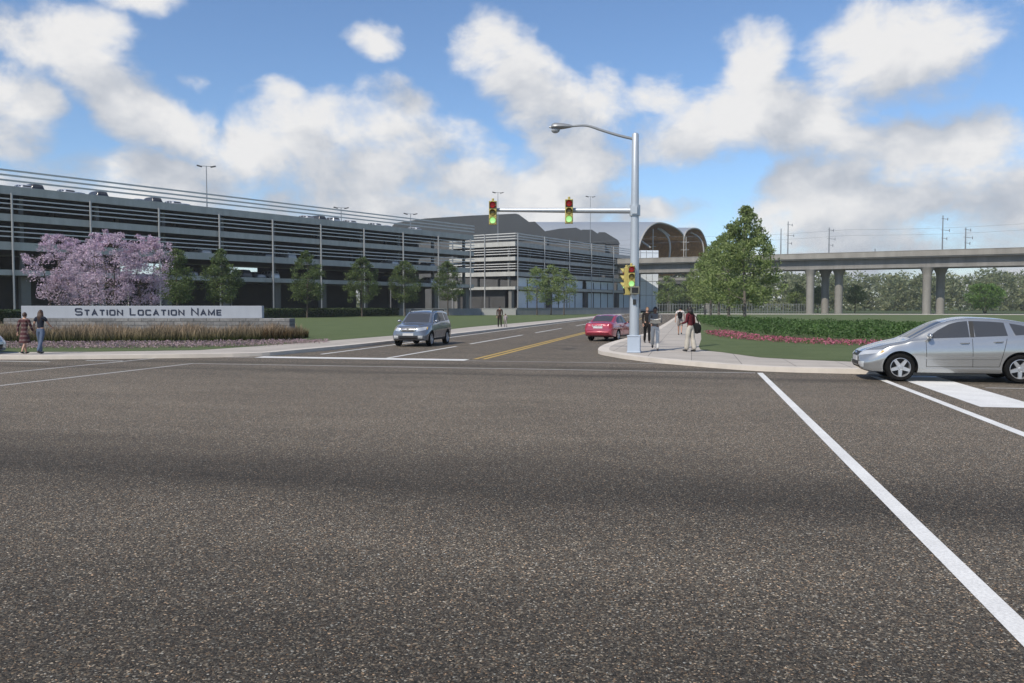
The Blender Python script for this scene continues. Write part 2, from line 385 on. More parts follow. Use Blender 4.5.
# far cross street with its pale footway, beyond it more grass
farroad = M('far_road_concrete', (.42, .40, .37), .9, var=.1, scale=.2)
mb = MB(); mb.box((80, 197, .05), (560, 6, .14)); struct(mb.build('far_pavement', farroad))
mb = MB(); mb.face([(-220, 200.2, .06), (360, 200.2, .06), (360, 330, .06), (-220, 330, .06)]); struct(mb.build('far_grass', lawn_material('dry_lawn', (.045, .065, .028), (.085, .11, .05))))

def strip(name, x0, y0, x1, y1, mat, z=.004):
    mb = MB(); mb.face([(x0, y0, z), (x1, y0, z), (x1, y1, z), (x0, y1, z)]); return struct(mb.build(name, mat))
def mark(pa, pb, axis, width, mat, name='road_marking', z=.004, sub=1):
    a, b = G(*pa), G(*pb)
    if axis == 'y': x = (a.x+b.x)/2; return strip(name, x-width/2, min(a.y, b.y), x+width/2, max(a.y, b.y), mat, z)
    y = (a.y+b.y)/2; return strip(name, min(a.x, b.x), y-width/2, max(a.x, b.x), y+width/2, mat, z)
xr1, xr2, xl1, xl2 = G(757, 374).x, G(883, 381).x, G(186, 364.3).x, G(100, 363.7).x
ycw = (G(186, 364.3).y+G(756, 372).y)/2; ycw2 = G(560, 362.2).y
strip('road_marking', xr1+.03, -6, xr1+.185, ycw+.05, pwhite)
strip('road_marking', xr2-.02, -6, xr2+.15, G(868, 376.5).y, pwhite)
strip('road_marking', xl1-.07, -6, xl1+.07, ycw+.05, pthin)
strip('road_marking', xl2-.07, -6, xl2+.07, ycw2-.4, pthin)
strip('road_marking', xl1+.07, ycw-.06, xr1-.02, ycw+.06, pthin, .0042)
strip('road_marking', G(165, 357.8).x, ycw2-.05, -.9, ycw2+.05, pthin)
yb = G(360, 358.6).y
strip('road_marking', G(259, 357).x, yb-.32, G(469, 359.5).x, yb+.42, pwhite)
xb = G(912, 383).x
strip('road_marking', xb, G(981, 407).y, xb+1.12, G(912, 375.8).y, pwhite)
ym = G(1000, 388.2).y
strip('road_marking', xb+1.35, ym-.06, 60, ym+.06, pthin)
strip('road_marking', -60, G(28, 361.6).y-.07, G(57, 361.3).x, G(28, 361.6).y+.07, pwhite)
strip('road_marking', G(80, 361).x, G(100, 360.7).y-.06, G(128, 360.6).x, G(100, 360.7).y+.06, pwhite)
xd = G(470, 344).x
y0 = G(391, 357).y-.3
for (a, b) in ((G(391, 357).y-.8, G(455, 346.3).y), (G(469, 344).y, G(520, 335).y), (G(533, 332.8).y, G(562, 328.3).y), (78, 95), (104, 121), (130, 147)):
    strip('road_marking', xd-.07, a, xd+.07, b, pwhite)
xe = G(430, 340).x
strip('road_marking', G(500, 331).x-.07, G(300, 354).y, G(500, 331).x+.07, 178, pwhite)
xy = G(530, 346.5).x
for dx in (-.16, .16): strip('road_marking', xy+dx-.065, yb+.6, xy+dx+.065, 178, pyel)

# ------------------------------------------------------------------ parking garage
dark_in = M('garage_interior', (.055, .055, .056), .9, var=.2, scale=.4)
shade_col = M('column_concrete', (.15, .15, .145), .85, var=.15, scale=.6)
glassp = M('pale_blue_glazing', (.52, .60, .70), .12, 0, var=.08, scale=.2, spec=.8)
LV = [6.2, 9.5, 12.8, 16.1]                          # deck, second, third and roof slab tops
def garage(name, label, a, b, deep, posts, cat='parking garage', glass=False, side=False, back_open=()):
    L = (b-a).length; ang = math.atan2(b.y-a.y, b.x-a.x)
    g = thing(name, label, cat, (a.x, a.y, 0), ang)
    # local x along the front, y into the building
    for i, z in enumerate(LV):
        mb = MB(); th = (.65, .95, .85, 1.0)[i]
        mb.box((L/2, .18, z-th/2), (L, .36, th)); mb.build('edge_beam', slab_mat, g)
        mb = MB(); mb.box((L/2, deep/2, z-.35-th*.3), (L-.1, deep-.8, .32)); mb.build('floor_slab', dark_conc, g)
        mb = MB(); mb.box((L/2, deep-.18, z-th/2), (L, .36, th)); mb.build('edge_beam', slab_mat, g)
        if side:
            mb = MB(); mb.box((-.18, deep/2, z-th/2), (.352, deep, th)); mb.build('edge_beam', slab_mat, g)
    for z0, hs in ((LV[3], (.62, 1.22, 1.80)), (LV[2], (.62, 1.2, 1.75)), (LV[1], (.62, 1.2, 1.75))):
        for h in hs:
            mb = MB(); mb.box((L/2, -.12, z0+h), (L, .08, .145 if z0 < LV[3] else .21)); mb.build('rail', rail_mat, g)
            if side:
                mb = MB(); mb.box((-.30, deep/2-.1, z0+h), (.08, deep, .17)); mb.build('rail', rail_mat, g)
    for x in posts:
        mb = MB(); mb.tube([(x, -.42, 0), (x, -.42, LV[3]+ (1.9 if glass else -.9))], .13, 8); mb.build('post', post_mat, g, True)
    # columns and walls inside
    n = max(2, int(L/9)); 
    for k in range(n+1):
        x = .6+(L-1.2)*k/n
        for y in (1.6, deep-1.6):
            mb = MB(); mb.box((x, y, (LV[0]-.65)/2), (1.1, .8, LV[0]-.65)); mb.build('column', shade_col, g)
        for y in (2.2, deep-1.4):
            mb = MB(); mb.box((x, y, (LV[0]+LV[3])/2-.5), (.45, .45, LV[3]-LV[0]-1.05)); mb.build('column', shade_col, g)
    for i in (1, 2):
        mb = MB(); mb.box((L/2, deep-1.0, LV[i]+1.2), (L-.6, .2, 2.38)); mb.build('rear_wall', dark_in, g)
    x = 1.; r = random.Random(3)
    while x < L-6:
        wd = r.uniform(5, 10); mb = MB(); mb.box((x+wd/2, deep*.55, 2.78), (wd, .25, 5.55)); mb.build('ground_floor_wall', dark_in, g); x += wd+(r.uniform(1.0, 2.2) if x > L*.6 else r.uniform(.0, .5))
    if not glass:                                       # partition walls on the deck leave some bays open to the sky
        for x0, x1 in ((L*.0, L*.20), (L*.30, L*.46), (L*.52, L*.605), (L*.66, L*.98)):
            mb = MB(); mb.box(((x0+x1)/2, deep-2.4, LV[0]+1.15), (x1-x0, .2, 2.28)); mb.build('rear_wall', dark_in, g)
    if glass:
        x = 2.; k = 0
        def pb(nm, mt, c, d): mb = MB(); mb.box(c, d); mb.build(nm, mt, g)
        while x < L-3:
            pb('window', glassp, (x+2.15, .95, 2.9), (4.06, .08, 4.7)); pb('window', glassp, (x+2.15, .95, 7.3), (4.06, .08, 2.0))
            pb('mullion', dark_in, (x, .9, 4), (.18, .2, 7.8)); x += 4.3; k += 1
            if k % 4 == 3: pb('pilaster', dark_in, (x+.9, .6, 2.8), (1.6, .8, 5.5)); x += 1.8
        pb('plinth', dark_in, (L/2, .75, .25), (L-1, .5, .5))
    if side:
        mb = MB(); mb.box((1.2, deep*.55, 3.0), (.2, deep*.7, 5.2)); mb.build('ground_floor_wall', dark_in, g)
    return g, L
A = DX(0, 96.6); B = DX(474, 165.6); dAB = (B-A).normalized()
A0 = A-dAB*34
L1 = (B-A0).length
def along(px, p0, d):                                # distance along a front line where column px meets it
    q = ray(px, HY); q = Vector((q.x, q.y, 0))
    # p0 + d*s = q*t
    den = d.x*q.y-d.y*q.x
    return (q.x*p0.y-q.y*p0.x)/den
p1 = [along(x, A0, dAB) for x in (13, 91, 159, 219, 272, 320, 363, 402, 437, 469)]
step = p1[1]-p1[0]
gar, LG = garage('parking_garage', 'long grey multi-storey parking garage with horizontal rails, filling the left background behind the blossoming trees', A0, B, 16.5, [p1[0]-step*2, p1[0]-step]+p1)
C = DX(516, 181.5); E2 = DX(634, 236.); dCE = (E2-C).normalized()
p2 = [along(x, C, dCE) for x in (516.3, 543, 568, 590, 612, 630)]
gar2, LG2 = garage('parking_garage', 'grey garage block with pale glazed ground floor, between the long garage and the stair tower', C, E2, 18, [.1]+p2[1:-1]+[LG2_ for LG2_ in [(E2-C).length-.3]], glass=True, side=True)
# extra tall posts on the receding side of the centre block
mbp = MB()
for y in (8, 17):
    mb = MB(); mb.tube([(-.5, y, 0), (-.5, y, LV[3]+1.9)], .13, 8); mb.build('post', post_mat, gar2, True)
# pale stair tower at its far end
tw = thing('stair_tower', 'pale blue-grey glass stair tower at the far end of the centre garage block', 'stair tower', tuple(DX(640, 238)), YAW+R(8))
mb = MB(); mb.box((2.75, 3, 9.3), (5.3, 6, 17.4)); mb.build('wall', M('pale_panel', (.70, .75, .80), .25, 0, var=.05, scale=.15, spec=.7), tw)
for k in range(5):
    mb = MB(); mb.box((2.75, -.03, .9+k*4.1), (5.36, .06, .12)); mb.build('transom', post_mat, tw)
for x in (.05, 1.8, 3.6, 5.4):
    mb = MB(); mb.box((x, -.04, 9.3), (.1, .06, 17.3)); mb.build('mullion', post_mat, tw)
mb = MB(); mb.box((2.75, 3, .3), (5.6, 6.3, .6)); mb.build('plinth', dark_in, tw)

# ------------------------------------------------------------------ station halls behind the garage
darkroof = M('dark_standing_seam_roof', (.060, .066, .072), .55, .2, var=.12, scale=.1, streak=.1)
lightroof = M('light_metal_roof', (.30, .33, .37), .45, .25, var=.06, scale=.1)
wood = M('brown_timber_soffit', (.46, .215, .05), .7, var=.3, scale=.8, streak=.3)
ribm = M('pale_steel_rib', (.42, .40, .36), .5, .2, var=.05)
def hall(name, label, prof, dep, thick, mat, cat='station hall'):
    pts = [D(x, y, dep) for x, y in prof]
    c = DX(sum(p[0] for p in prof)/len(prof), dep)
    t = thing(name, label, cat, tuple(c), YAW)
    loc = [Vector(((p-c).dot(RT), 0, p.z)) for p in pts]
    zmin = min(p.z for p in loc)
    mb = MB(); n = len(loc); b = len(mb.v)
    for dy in (0, thick):
        for p in loc: mb.v.append(Vector((p.x, dy, p.z)))
    mb.f.append(list(range(n))); mb.f.append(list(range(n, 2*n))[::-1]); mb.mi += [0, 0]
    for i in range(n): j = (i+1) % n; mb.f.append([i, i+n, j+n, j]); mb.mi.append(0)
    mb.build('roof', mat, t)
    mb = MB(); xs = [p.x for p in loc]
    mb.box(((min(xs)+max(xs))/2, thick/2, zmin/2), (max(xs)-min(xs)-.5, thick-.5, zmin-.02)); mb.build('wall', dark_conc, t)
    return t
hall('station_hall', 'dark trapezoid station hall roof, the largest, rising behind the left garage end', [(380, 240), (395, 223), (425, 218.5), (470, 215.6), (516, 213.6), (519, 214.5), (548, 236), (548, 240)], 222, 30, darkroof)
hall('station_hall', 'small dark hipped hall roof just right of the largest dark roof', [(500, 240), (510, 226), (527, 222), (535, 221.6), (550, 236), (550, 240)], 226, 12, darkroof)
hall('station_hall', 'long low dark hall roof in the middle of the dark roofs', [(530, 242), (546, 231), (560, 228.6), (576, 227.6), (583, 231), (590, 242)], 244, 14, darkroof)
hall('station_hall', 'dark peaked hall roof second from the right in the row of dark roofs', [(570, 243), (582, 229.6), (592, 229.6), (604, 238), (606, 243)], 250, 10, darkroof)
hall('station_hall', 'smallest dark peaked hall roof at the right end of the dark roofs', [(590, 244), (599, 232.2), (605, 232.2), (618, 240), (620, 244)], 254, 8, darkroof)
# train hall: two barrel vaults standing on the viaduct, ends cut on the skew
th_c = DX(660, 245)
th = thing('train_hall', 'twin barrel-vaulted train hall with brown timber underside and pale rim, standing on the viaduct', 'train hall', tuple(th_c), YAW)
def vault(d0, d1, x0, x1, z0, z1, zt, length, nm):
    """arch from depth d0 to d1 (local y), skewed end from x0 to x1, height z0 and z1 at the springings, zt at the crown"""
    n = 28; prof = []
    for i in range(n+1):
        a = math.pi*i/n; u = (1-math.cos(a))/2
        z = (z0 if a < math.pi/2 else z1)+(zt-(z0 if a < math.pi/2 else z1))*math.sin(a)**.9
        prof.append((x0+(x1-x0)*u, d0+(d1-d0)*u, z))
    for off, mat, name in ((0, lightroof, 'roof'), (-.55, wood, 'soffit')):
        mb = MB()
        for i in range(n):
            p, q = prof[i], prof[i+1]
            mb.face([(p[0], p[1], p[2]+off), (q[0], q[1], q[2]+off), (q[0]-length, q[1], q[2]+off), (p[0]-length, p[1], p[2]+off)])
        mb.build(name, mat, th, False)
    mb = MB(); mb.tube([(p[0]+.12, p[1], p[2]-.25) for p in prof], .30, 6); mb.build('rim', ribm, th, True)
    return prof
def lx(px, dep): return (DX(px, dep)-th_c).dot(RT)
def zz(py, dep): return EYE+(HY-py)/F*dep
v1 = vault(25, 57, lx(636, 270), lx(683, 302), 14.6, zz(239, 302), zz(222.8, 286), 80, 1)
v2 = vault(57.6, 87, lx(683, 302.6), lx(708.5, 332), zz(239, 302), 14.6, zz(228.5, 317), 80, 2)
def arch_rib(x0, y0, z0, x1, y1, z1, bulge, name='rib'):
    pts = []
    for i in range(11):
        u = i/10; pts.append((x0+(x1-x0)*u+bulge[0]*math.sin(math.pi*u), y0+(y1-y0)*u, z0+(z1-z0)*u+bulge[1]*math.sin(math.pi*u)))
    mb = MB(); mb.tube(pts, .34, 6); mb.build(name, ribm, th, True)
def tl(px, py, dep): return ((DX(px, dep)-th_c).dot(RT), dep-245, zz(py, dep))
a_, b_ = tl(657, 229, 293), tl(668.5, 261, 293); arch_rib(*a_, *b_, (2.0, 1.8))
a_, b_ = tl(655, 227, 295), tl(669, 236.5, 295); arch_rib(*a_, *b_, (.1, .3))
a_, b_ = tl(690, 233, 320), tl(703, 261, 320); arch_rib(*a_, *b_, (1.8, 2))
a_, b_ = tl(639, 240, 277), tl(650, 248, 277); arch_rib(*a_, *b_, (0, 0))
for px, dep, y0, y1 in ((652.5, 282, 262, 229.5), (683.2, 292, 262, 236), (685.5, 294, 262, 237)):
    mb = MB(); a_, b_ = tl(px, y0, dep), tl(px, y1, dep); mb.tube([a_, b_], .16, 6)
    for f in (.45, .75): zc = a_[2]+(b_[2]-a_[2])*f; mb.tube([(a_[0]-1.1, a_[1], zc), (a_[0]+1.1, a_[1], zc+.25)], .1, 5)
    mb.build('catenary_support', ribm, th, True)

# ------------------------------------------------------------------ viaduct
V0 = DX(1024, 181); V1 = DX(650, 221); dV = (V1-V0).normalized()
VS = V0-dV*95; LVD = (V1-VS).length+72
vi = thing('rail_viaduct', 'long concrete rail viaduct on round columns crossing the right background', 'viaduct', (VS.x, VS.y, 0), math.atan2(dV.y, dV.x))
DT = 14.15
mb = MB(); 
mb.box((LVD/2, -5, DT-.75), (LVD, 11, .5)); mb.build('deck', via_mat, vi)
def girder(y):
    mb = MB(); P = [(-.75, -3.3), (.75, -3.3), (.75, -3.0), (.55, -2.9), (.55, -1.0), (-.55, -1.0), (-.55, -2.9), (-.75, -3.0)]
    b = 0
    for x in (0, LVD):
        for p in P: mb.v.append(Vector((x, y+p[0], DT+p[1])))
    mb.f = [list(range(8)), list(range(8, 16))[::-1]]+[[i, i+8, (i+1) % 8+8, (i+1) % 8] for i in range(8)]; mb.mi = [0]*10
    mb.build('girder', M('girder_concrete', (.20, .195, .185), .85, var=.12, scale=.3, streak=.3), vi)
for y in (-8.6, -5, -1.4): girder(y)
for y in (.62, -10.62):
    mb = MB(); mb.box((LVD/2, y, DT-.1), (LVD, .24, 1.25)); mb.build('parapet', via_mat, vi)
    mb = MB(); mb.box((LVD/2, y, DT+.58), (LVD, .36, .11))
    mb.build('coping', via_mat, vi)
for px, dep in ((810, 0), (825, 0), (838.5, 0), (926.5, 0), (940, 0), (707, 0), (1070, 0), (1084, 0)):
    y = {810: 311.8, 825: 312, 838.5: 311.6, 926.5: 312, 940: 312, 707: 311, 1070: 312, 1084: 312}[px]
    s = along(px, VS, dV)
    yo = {810: -2, 825: -8.2, 838.5: -5.1, 926.5: -2, 940: -8.2, 707: -5, 1070: -2, 1084: -8.2}[px]
    # walk into the depth of the deck so that the column stands under it
    nrm = Vector((-dV.y, dV.x, 0))
    p = VS+nrm*yo; s = along(px, p, dV)
    mb = MB(); mb.tube([(s, yo, 0), (s, yo, DT-5.2), (s, yo, DT-4.4), (s, yo, DT-3.32)], [.95, .95, 1.1, 1.6], 16); mb.build('column', via_mat, vi, True)
# overhead line masts along the viaduct
mastm = M('mast_steel', (.20, .22, .24), .6, .3)
mlab = {787: ('double-crossarm overhead line mast on the viaduct nearest the big tree', 222, 784), 828: ('overhead line mast with one bracket on the viaduct above the three columns', 228, 824),
        874: ('shortest stub mast on the viaduct between the two tall ones', 249, 874), 941: ('tallest overhead line mast on the viaduct, right of centre', 216, 941), 964: ('overhead line mast with bracket on the viaduct, rightmost', 228, 964), 780: ('thin leaning mast on the viaduct half behind the big tree crown', 229, 780)}
for px, (lab, top, _) in mlab.items():
    p = VS+Vector((-dV.y, dV.x, 0))*(-5.2); s = along(px, p, dV); q = p+dV*s; dep = q.dot(FW)
    zt = EYE+(HY-top)/F*dep
    t = thing('overhead_line_mast', lab, 'mast', (q.x, q.y, DT-.5), math.atan2(dV.y, dV.x), 'overhead line masts on the viaduct')
    mb = MB(); mb.tube([(0, 0, 0), (0, 0, zt-DT+.5)], [.17, .10], 8); mb.build('pole', mastm, t, True)
    if px != 874 and px != 780:
        mb = MB()
        for f, l in ((.9, 1.0), (.62, 1.4), (.42, .9)):
            h = (zt-DT+.5)*f; mb.tube([(-l, 0, h), (l*.3, 0, h+.25)], .06, 5); mb.tube([(-l, 0, h-.3), (-l, 0, h+.35)], .09, 5)
        mb.build('crossarm', mastm, t)
wires = []
for hgt in (5.2, 6.6):
    mb = MB(); pts = [(s_, -6.2, DT+hgt-.5*math.sin(math.pi*((s_ % 44)/44))) for s_ in [i*4 for i in range(int(LVD/4))]]
    mb.tube(pts, .022, 4)
    o = mb.build('overhead_wire', mastm); o.location = vi.location; o.rotation_euler = vi.rotation_euler
    tag(o, 'upper thin overhead wire strung above the viaduct masts' if hgt > 6 else 'lower thin overhead wire strung along the viaduct', 'wire')
# second lower ramp behind the tower, under the viaduct
rp = thing('ramp_bridge', 'low dark concrete ramp passing below the viaduct behind the stair tower', 'bridge', tuple(DX(655, 262)), YAW)
mb = MB(); mb.box((11, 3, 9.6), (26, 6, 1.3)); mb.build('deck', dark_conc, rp)
mb = MB(); mb.box((11, -.1, 10.5), (26, .2, .9)); mb.build('parapet', via_mat, rp)
for x in (5, 17):
    mb = MB(); mb.box((x, 3, 4.45), (1.2, 1.2, 8.9)); mb.build('pier', dark_conc, rp)
hzm = bpy.data.materials.new('haze_air'); hzm.use_nodes = True; hzm.node_tree.nodes.clear(); hq = NT(hzm.node_tree)
vol = hq.new('ShaderNodeVolumePrincipled'); vol.inputs['Color'].default_value = (.92, .93, .94, 1); vol.inputs['Density'].default_value = .00028; vol.inputs['Anisotropy'].default_value = .2
ho = hq.new('ShaderNodeOutputMaterial'); hq.nt.links.new(vol.outputs[0], ho.inputs['Volume'])
mb = MB(); mb.box((0, 500, 24), (2600, 2600, 52)); tag(mb.build('haze', hzm), 'thin pale air between the junction and the far woodland', 'haze', kind='stuff')
#PART2
# ------------------------------------------------------------------ low walls, hedges, fence
hedge_leaf = leaf_mat('hedge_leaf', [(.024, .046, .012), (.040, .070, .018), (.060, .095, .026), (.028, .052, .016)], .25)
def leaves(mb, pts, size, r, flat=0., mi=0):
    for p in pts:
        a = Vector((r.gauss(0, 1), r.gauss(0, 1), r.gauss(0, 1)+flat)).normalized()
        b = a.orthogonal().normalized(); b = Matrix.Rotation(r.uniform(0, 6.28), 3, a) @ b; c = a.cross(b)
        s = size*r.uniform(.6, 1.3); q = Vector(p); k = len(mb.v)
        mb.v += [q-b*s, q-c*s*.42+a*s*.12, q+b*s, q+c*s*.42+a*s*.12]; mb.f.append([k, k+1, k+2, k+3]); mb.mi.append(mi)
def poly_points(poly, n, r):
    xs = [p[0] for p in poly]; ys = [p[1] for p in poly]; out = []
    while len(out) < n:
        x, y = r.uniform(min(xs), max(xs)), r.uniform(min(ys), max(ys)); ins = False; j = len(poly)-1
        for i in range(len(poly)):
            if (poly[i][1] > y) != (poly[j][1] > y) and x < (poly[j][0]-poly[i][0])*(y-poly[i][1])/(poly[j][1]-poly[i][1])+poly[i][0]: ins = not ins
            j = i
        if ins: out.append((x, y))
    return out
r = random.Random(11)
# clipped dark hedges at the foot of the garage
def hedge(name, label, pa, pb, h, wid, n, leaf=.16):
    a, b = Vector(pa), Vector(pb); L = (b-a).length; an = math.atan2(b.y-a.y, b.x-a.x)
    t = thing(name, label, 'hedge', (a.x, a.y, KZ), an)
    mb = MB(); mb.box((L/2, 0, h*.42), (L-.2, wid*.7, h*.84)); mb.build('twigs', M('hedge_twigs', (.02, .026, .014), .95), t)
    mb = MB(); pts = []
    for _ in range(n):
        x = r.uniform(0, L); f = r.random()
        if f < .45: pts.append((x, r.uniform(-wid/2, wid/2), h*r.uniform(.82, 1.04)))
        else: pts.append((x, -wid/2*r.uniform(.7, 1.05), r.uniform(.05, h)))
    leaves(mb, pts, leaf, r); mb.build('foliage', hedge_leaf, t)
hedge('clipped_hedge', 'low dark clipped hedge along the garage foot, right of the name wall', DX(232, 112), DX(396, 150), 1.35, 1.4, 7000)
hedge('clipped_hedge', 'short dark clipped hedge at the left edge behind the walking couple', DX(-30, 78), DX(22, 84), 1.3, 1.4, 3000)
lw = M('low_wall_concrete', (.25, .26, .27), .85, var=.1, scale=.4, streak=.15)
lw2 = M('pale_wall_panel', (.40, .395, .37), .85, var=.06, scale=.4)
def wall(name, label, pa, pb, h, mat, z=KZ, th=.35):
    a, b = Vector(pa), Vector(pb); L = (b-a).length
    t = thing(name, label, 'wall', (a.x, a.y, z), math.atan2(b.y-a.y, b.x-a.x))
    mb = MB(); mb.box((L/2, 0, h/2), (L, th, h)); mb.build('wall_body', mat, t)
    mb = MB(); mb.box((L/2, 0, h+.05), (L, th+.1, .1)); mb.build('coping', mat, t)
wall('low_wall', 'long low grey wall in front of the garage, left of the pale wall panel', DX(397, 150), DX(481.5, 157), 1.2, lw)
wall('low_wall', 'pale cream panel of low wall behind the adult and child', DX(482, 156.8), DX(515.5, 159), 1.25, lw2)
wall('low_wall', 'long low grey wall running right of the pale panel towards the stair tower', DX(516, 159.3), DX(640, 189), 1.3, lw)
fa, fb_ = DX(657, 205), DX(812, 206)
t = thing('picket_fence', 'long pale grey picket fence behind the row of street trees', 'fence', (fa.x, fa.y, 0), math.atan2(fb_.y-fa.y, fb_.x-fa.x))
LF = (fb_-fa).length
fm = M('fence_paint', (.13, .14, .13), .6)
for z in (.5, 2.3):
    mb = MB(); mb.box((LF/2, 0, z), (LF, .08, .12)); mb.build('rail', fm, t)
for k in range(60):
    mb = MB(); mb.box((LF*k/59, -.05, 1.3), (.16 if k % 6 else .3, .06, 2.5)); mb.build('picket', fm, t)

# ------------------------------------------------------------------ name wall with plinth and planting
SD = 47.5
SA = DX(21, SD)
sg = thing('name_wall', 'long pale grey wall lettered STATION LOCATION NAME on a rough stone plinth', 'sign', (SA.x, SA.y, KZ), YAW)
LS = (DX(262, SD)-SA).length
zt, zb = EYE-KZ+.01, EYE-12.2/820*SD-KZ
signm = M('name_wall_concrete', (.32, .345, .39), .7, var=.06, scale=1.0, streak=.06)
mb = MB(); mb.box((LS/2, .2, (zt+zb)/2), (LS, .4, zt-zb)); mb.build('panel', signm, sg, bevel=.02)
px0, px1 = -.8, LS+1.7
def stone_material():
    m = bpy.data.materials.new('rough_stone'); m.use_nodes = True; t = NT(m.node_tree); b = m.node_tree.nodes['Principled BSDF']
    tc = t.new('ShaderNodeTexCoord').outputs['Object']
    sx = t.new('ShaderNodeSeparateXYZ'); t.put(sx.inputs[0], tc); cb = t.new('ShaderNodeCombineXYZ'); t.put(cb.inputs[0], sx.outputs[0]); t.put(cb.inputs[1], sx.outputs[2])
    br = t.new('ShaderNodeTexBrick'); t.put(br.inputs['Vector'], cb.outputs[0]); br.inputs['Scale'].default_value = 1; br.inputs['Brick Width'].default_value = .75; br.inputs['Row Height'].default_value = .22; br.inputs['Mortar Size'].default_value = .015
    br.inputs['Color1'].default_value = (.24, .235, .23, 1); br.inputs['Color2'].default_value = (.15, .15, .15, 1); br.inputs['Mortar'].default_value = (.06, .06, .06, 1); br.inputs['Bias'].default_value = .1
    n = t.noise(tc, 6, 6, .7)
    t.put(b.inputs['Base Color'], t.v('SCALE', br.outputs[0], t.mr(n, .3, .7, .7, 1.3))); b.inputs['Roughness'].default_value = .95
    bp = t.new('ShaderNodeBump'); bp.inputs['Strength'].default_value = 1; bp.inputs['Distance'].default_value = .06; t.put(bp.inputs['Height'], n); t.put(b.inputs['Normal'], bp.outputs[0])
    return m
mb = MB()
nx, nz = 60, 6
rr = random.Random(4)
mb.box(((px0+px1)/2, .2, zb/2-.003), (px1-px0, 1.2, zb-.006)); mb.build('plinth', stone_material(), sg, bevel=.04)
GLY = {'S': ([[(1, .86), (.88, 1), (.12, 1), (0, .88), (0, .62), (.12, .5), (.88, .5), (1, .38), (1, .12), (.88, 0), (.12, 0), (0, .14)]], 0), 'T': ([[(0, 1), (1, 1)], [(.5, .92), (.5, -.08)]], 0),
 'A': ([[(0, -.08), (.5, 1.02), (1, -.08)], [(.27, .30), (.73, .30)]], 0), 'I': ([[(0, 1.08), (0, -.08)]], 0), 'O': ([[(.12, 0), (.88, 0), (1, .14), (1, .86), (.88, 1), (.12, 1), (0, .86), (0, .14)]], 1),
 'N': ([[(0, -.08), (0, 1), (1, 0), (1, 1.08)]], 0), 'L': ([[(0, 1.08), (0, 0), (1, 0)]], 0), 'C': ([[(1, .84), (.88, 1), (.12, 1), (0, .86), (0, .14), (.12, 0), (.88, 0), (1, .16)]], 0),
 'M': ([[(0, -.08), (0, 1), (.5, .12), (1, 1), (1, -.08)]], 0), 'E': ([[(1, 1), (0, 1), (0, 0), (1, 0)], [(.08, .5), (.9, .5)]], 0)}
GW = {'I': 0, 'M': 1.15, 'N': 1.0, 'L': .82, 'E': .86, 'T': .95, 'A': 1.05}
def stroke(mb, pts, th, closed, depth):
    n = len(pts); P = [Vector((a, b)) for a, b in pts]; L_, R_ = [], []
    for i in range(n):
        d0 = (P[i]-P[i-1]).normalized() if (i > 0 or closed) else None; d1 = (P[(i+1) % n]-P[i]).normalized() if (i < n-1 or closed) else None
        d0 = d0 or d1; d1 = d1 or d0; n0, n1 = Vector((-d0.y, d0.x)), Vector((-d1.y, d1.x)); m_ = (n0+n1).normalized(); k = min(2.2, 1/max(.3, m_.dot(n0)))
        L_.append(P[i]+m_*th/2*k); R_.append(P[i]-m_*th/2*k)
    for i in range(n if closed else n-1):
        j = (i+1) % n; b = len(mb.v)
        for y in (-depth, .0):
            for q in (L_[i], L_[j], R_[j], R_[i]): mb.v.append(Vector((q.x, y, q.y)))
        mb.f += [[b, b+3, b+2, b+1], [b, b+1, b+5, b+4], [b+2, b+3, b+7, b+6], [b+1, b+2, b+6, b+5], [b+3, b, b+4, b+7]]; mb.mi += [0]*5
def lettering(txt, x0, x1, zbase, hcap, parent, mat, name='lettering'):
    th = .155; cur = 0; items = []
    for wd in txt.split():
        for i, ch in enumerate(wd):
            h = 1. if i == 0 else .78; w_ = GW.get(ch, 1.)*1.12*h; items.append((ch, cur, w_, h)); cur += w_+.50*(1 if i else 1.05)
        cur += .95
    tot = cur-1.45; kx = (x1-x0)/tot
    mb = MB()
    for ch, cx, w_, h in items:
        for st in GLY[ch][0]:
            stroke(mb, [(x0+(cx+a*w_)*kx, zbase+(.08+b*.84)*h*hcap) for a, b in st], th*hcap, GLY[ch][1], .03)
    return mb.build(name, mat, parent)
sc_ = LS/241.
navy = M('navy_letters', (.018, .022, .045), .4)
lettering('STATION LOCATION NAME', (75.5-21)*sc_, (221-21)*sc_, zb+.17, .42, sg, navy)
# ornamental grasses, flower strip: masses nobody could count
def blades(mb, poly, n, h0, h1, wid, r, z, mats=1, lean=.35):
    for (x, y) in poly_points(poly, n, r):
        h = r.uniform(h0, h1)*(.82+.22*math.sin(x*1.9+y)*math.cos(x*.73)); a = r.uniform(0, 6.28); dx, dy = math.cos(a)*wid, math.sin(a)*wid; lx_, ly_ = r.gauss(0, lean)*h, r.gauss(0, lean)*h
        k = len(mb.v)
        mb.v += [Vector((x-dx, y-dy, z)), Vector((x+dx, y+dy, z)), Vector((x+dx*.8+lx_*.4, y+dy*.8+ly_*.4, z+h*.6)), Vector((x-dx*.8+lx_*.4, y-dy*.8+ly_*.4, z+h*.6)), Vector((x+lx_, y+ly_, z+h))]
        mi = r.randrange(mats)
        mb.f += [[k, k+1, k+2, k+3], [k+3, k+2, k+4]]; mb.mi += [mi, mi]
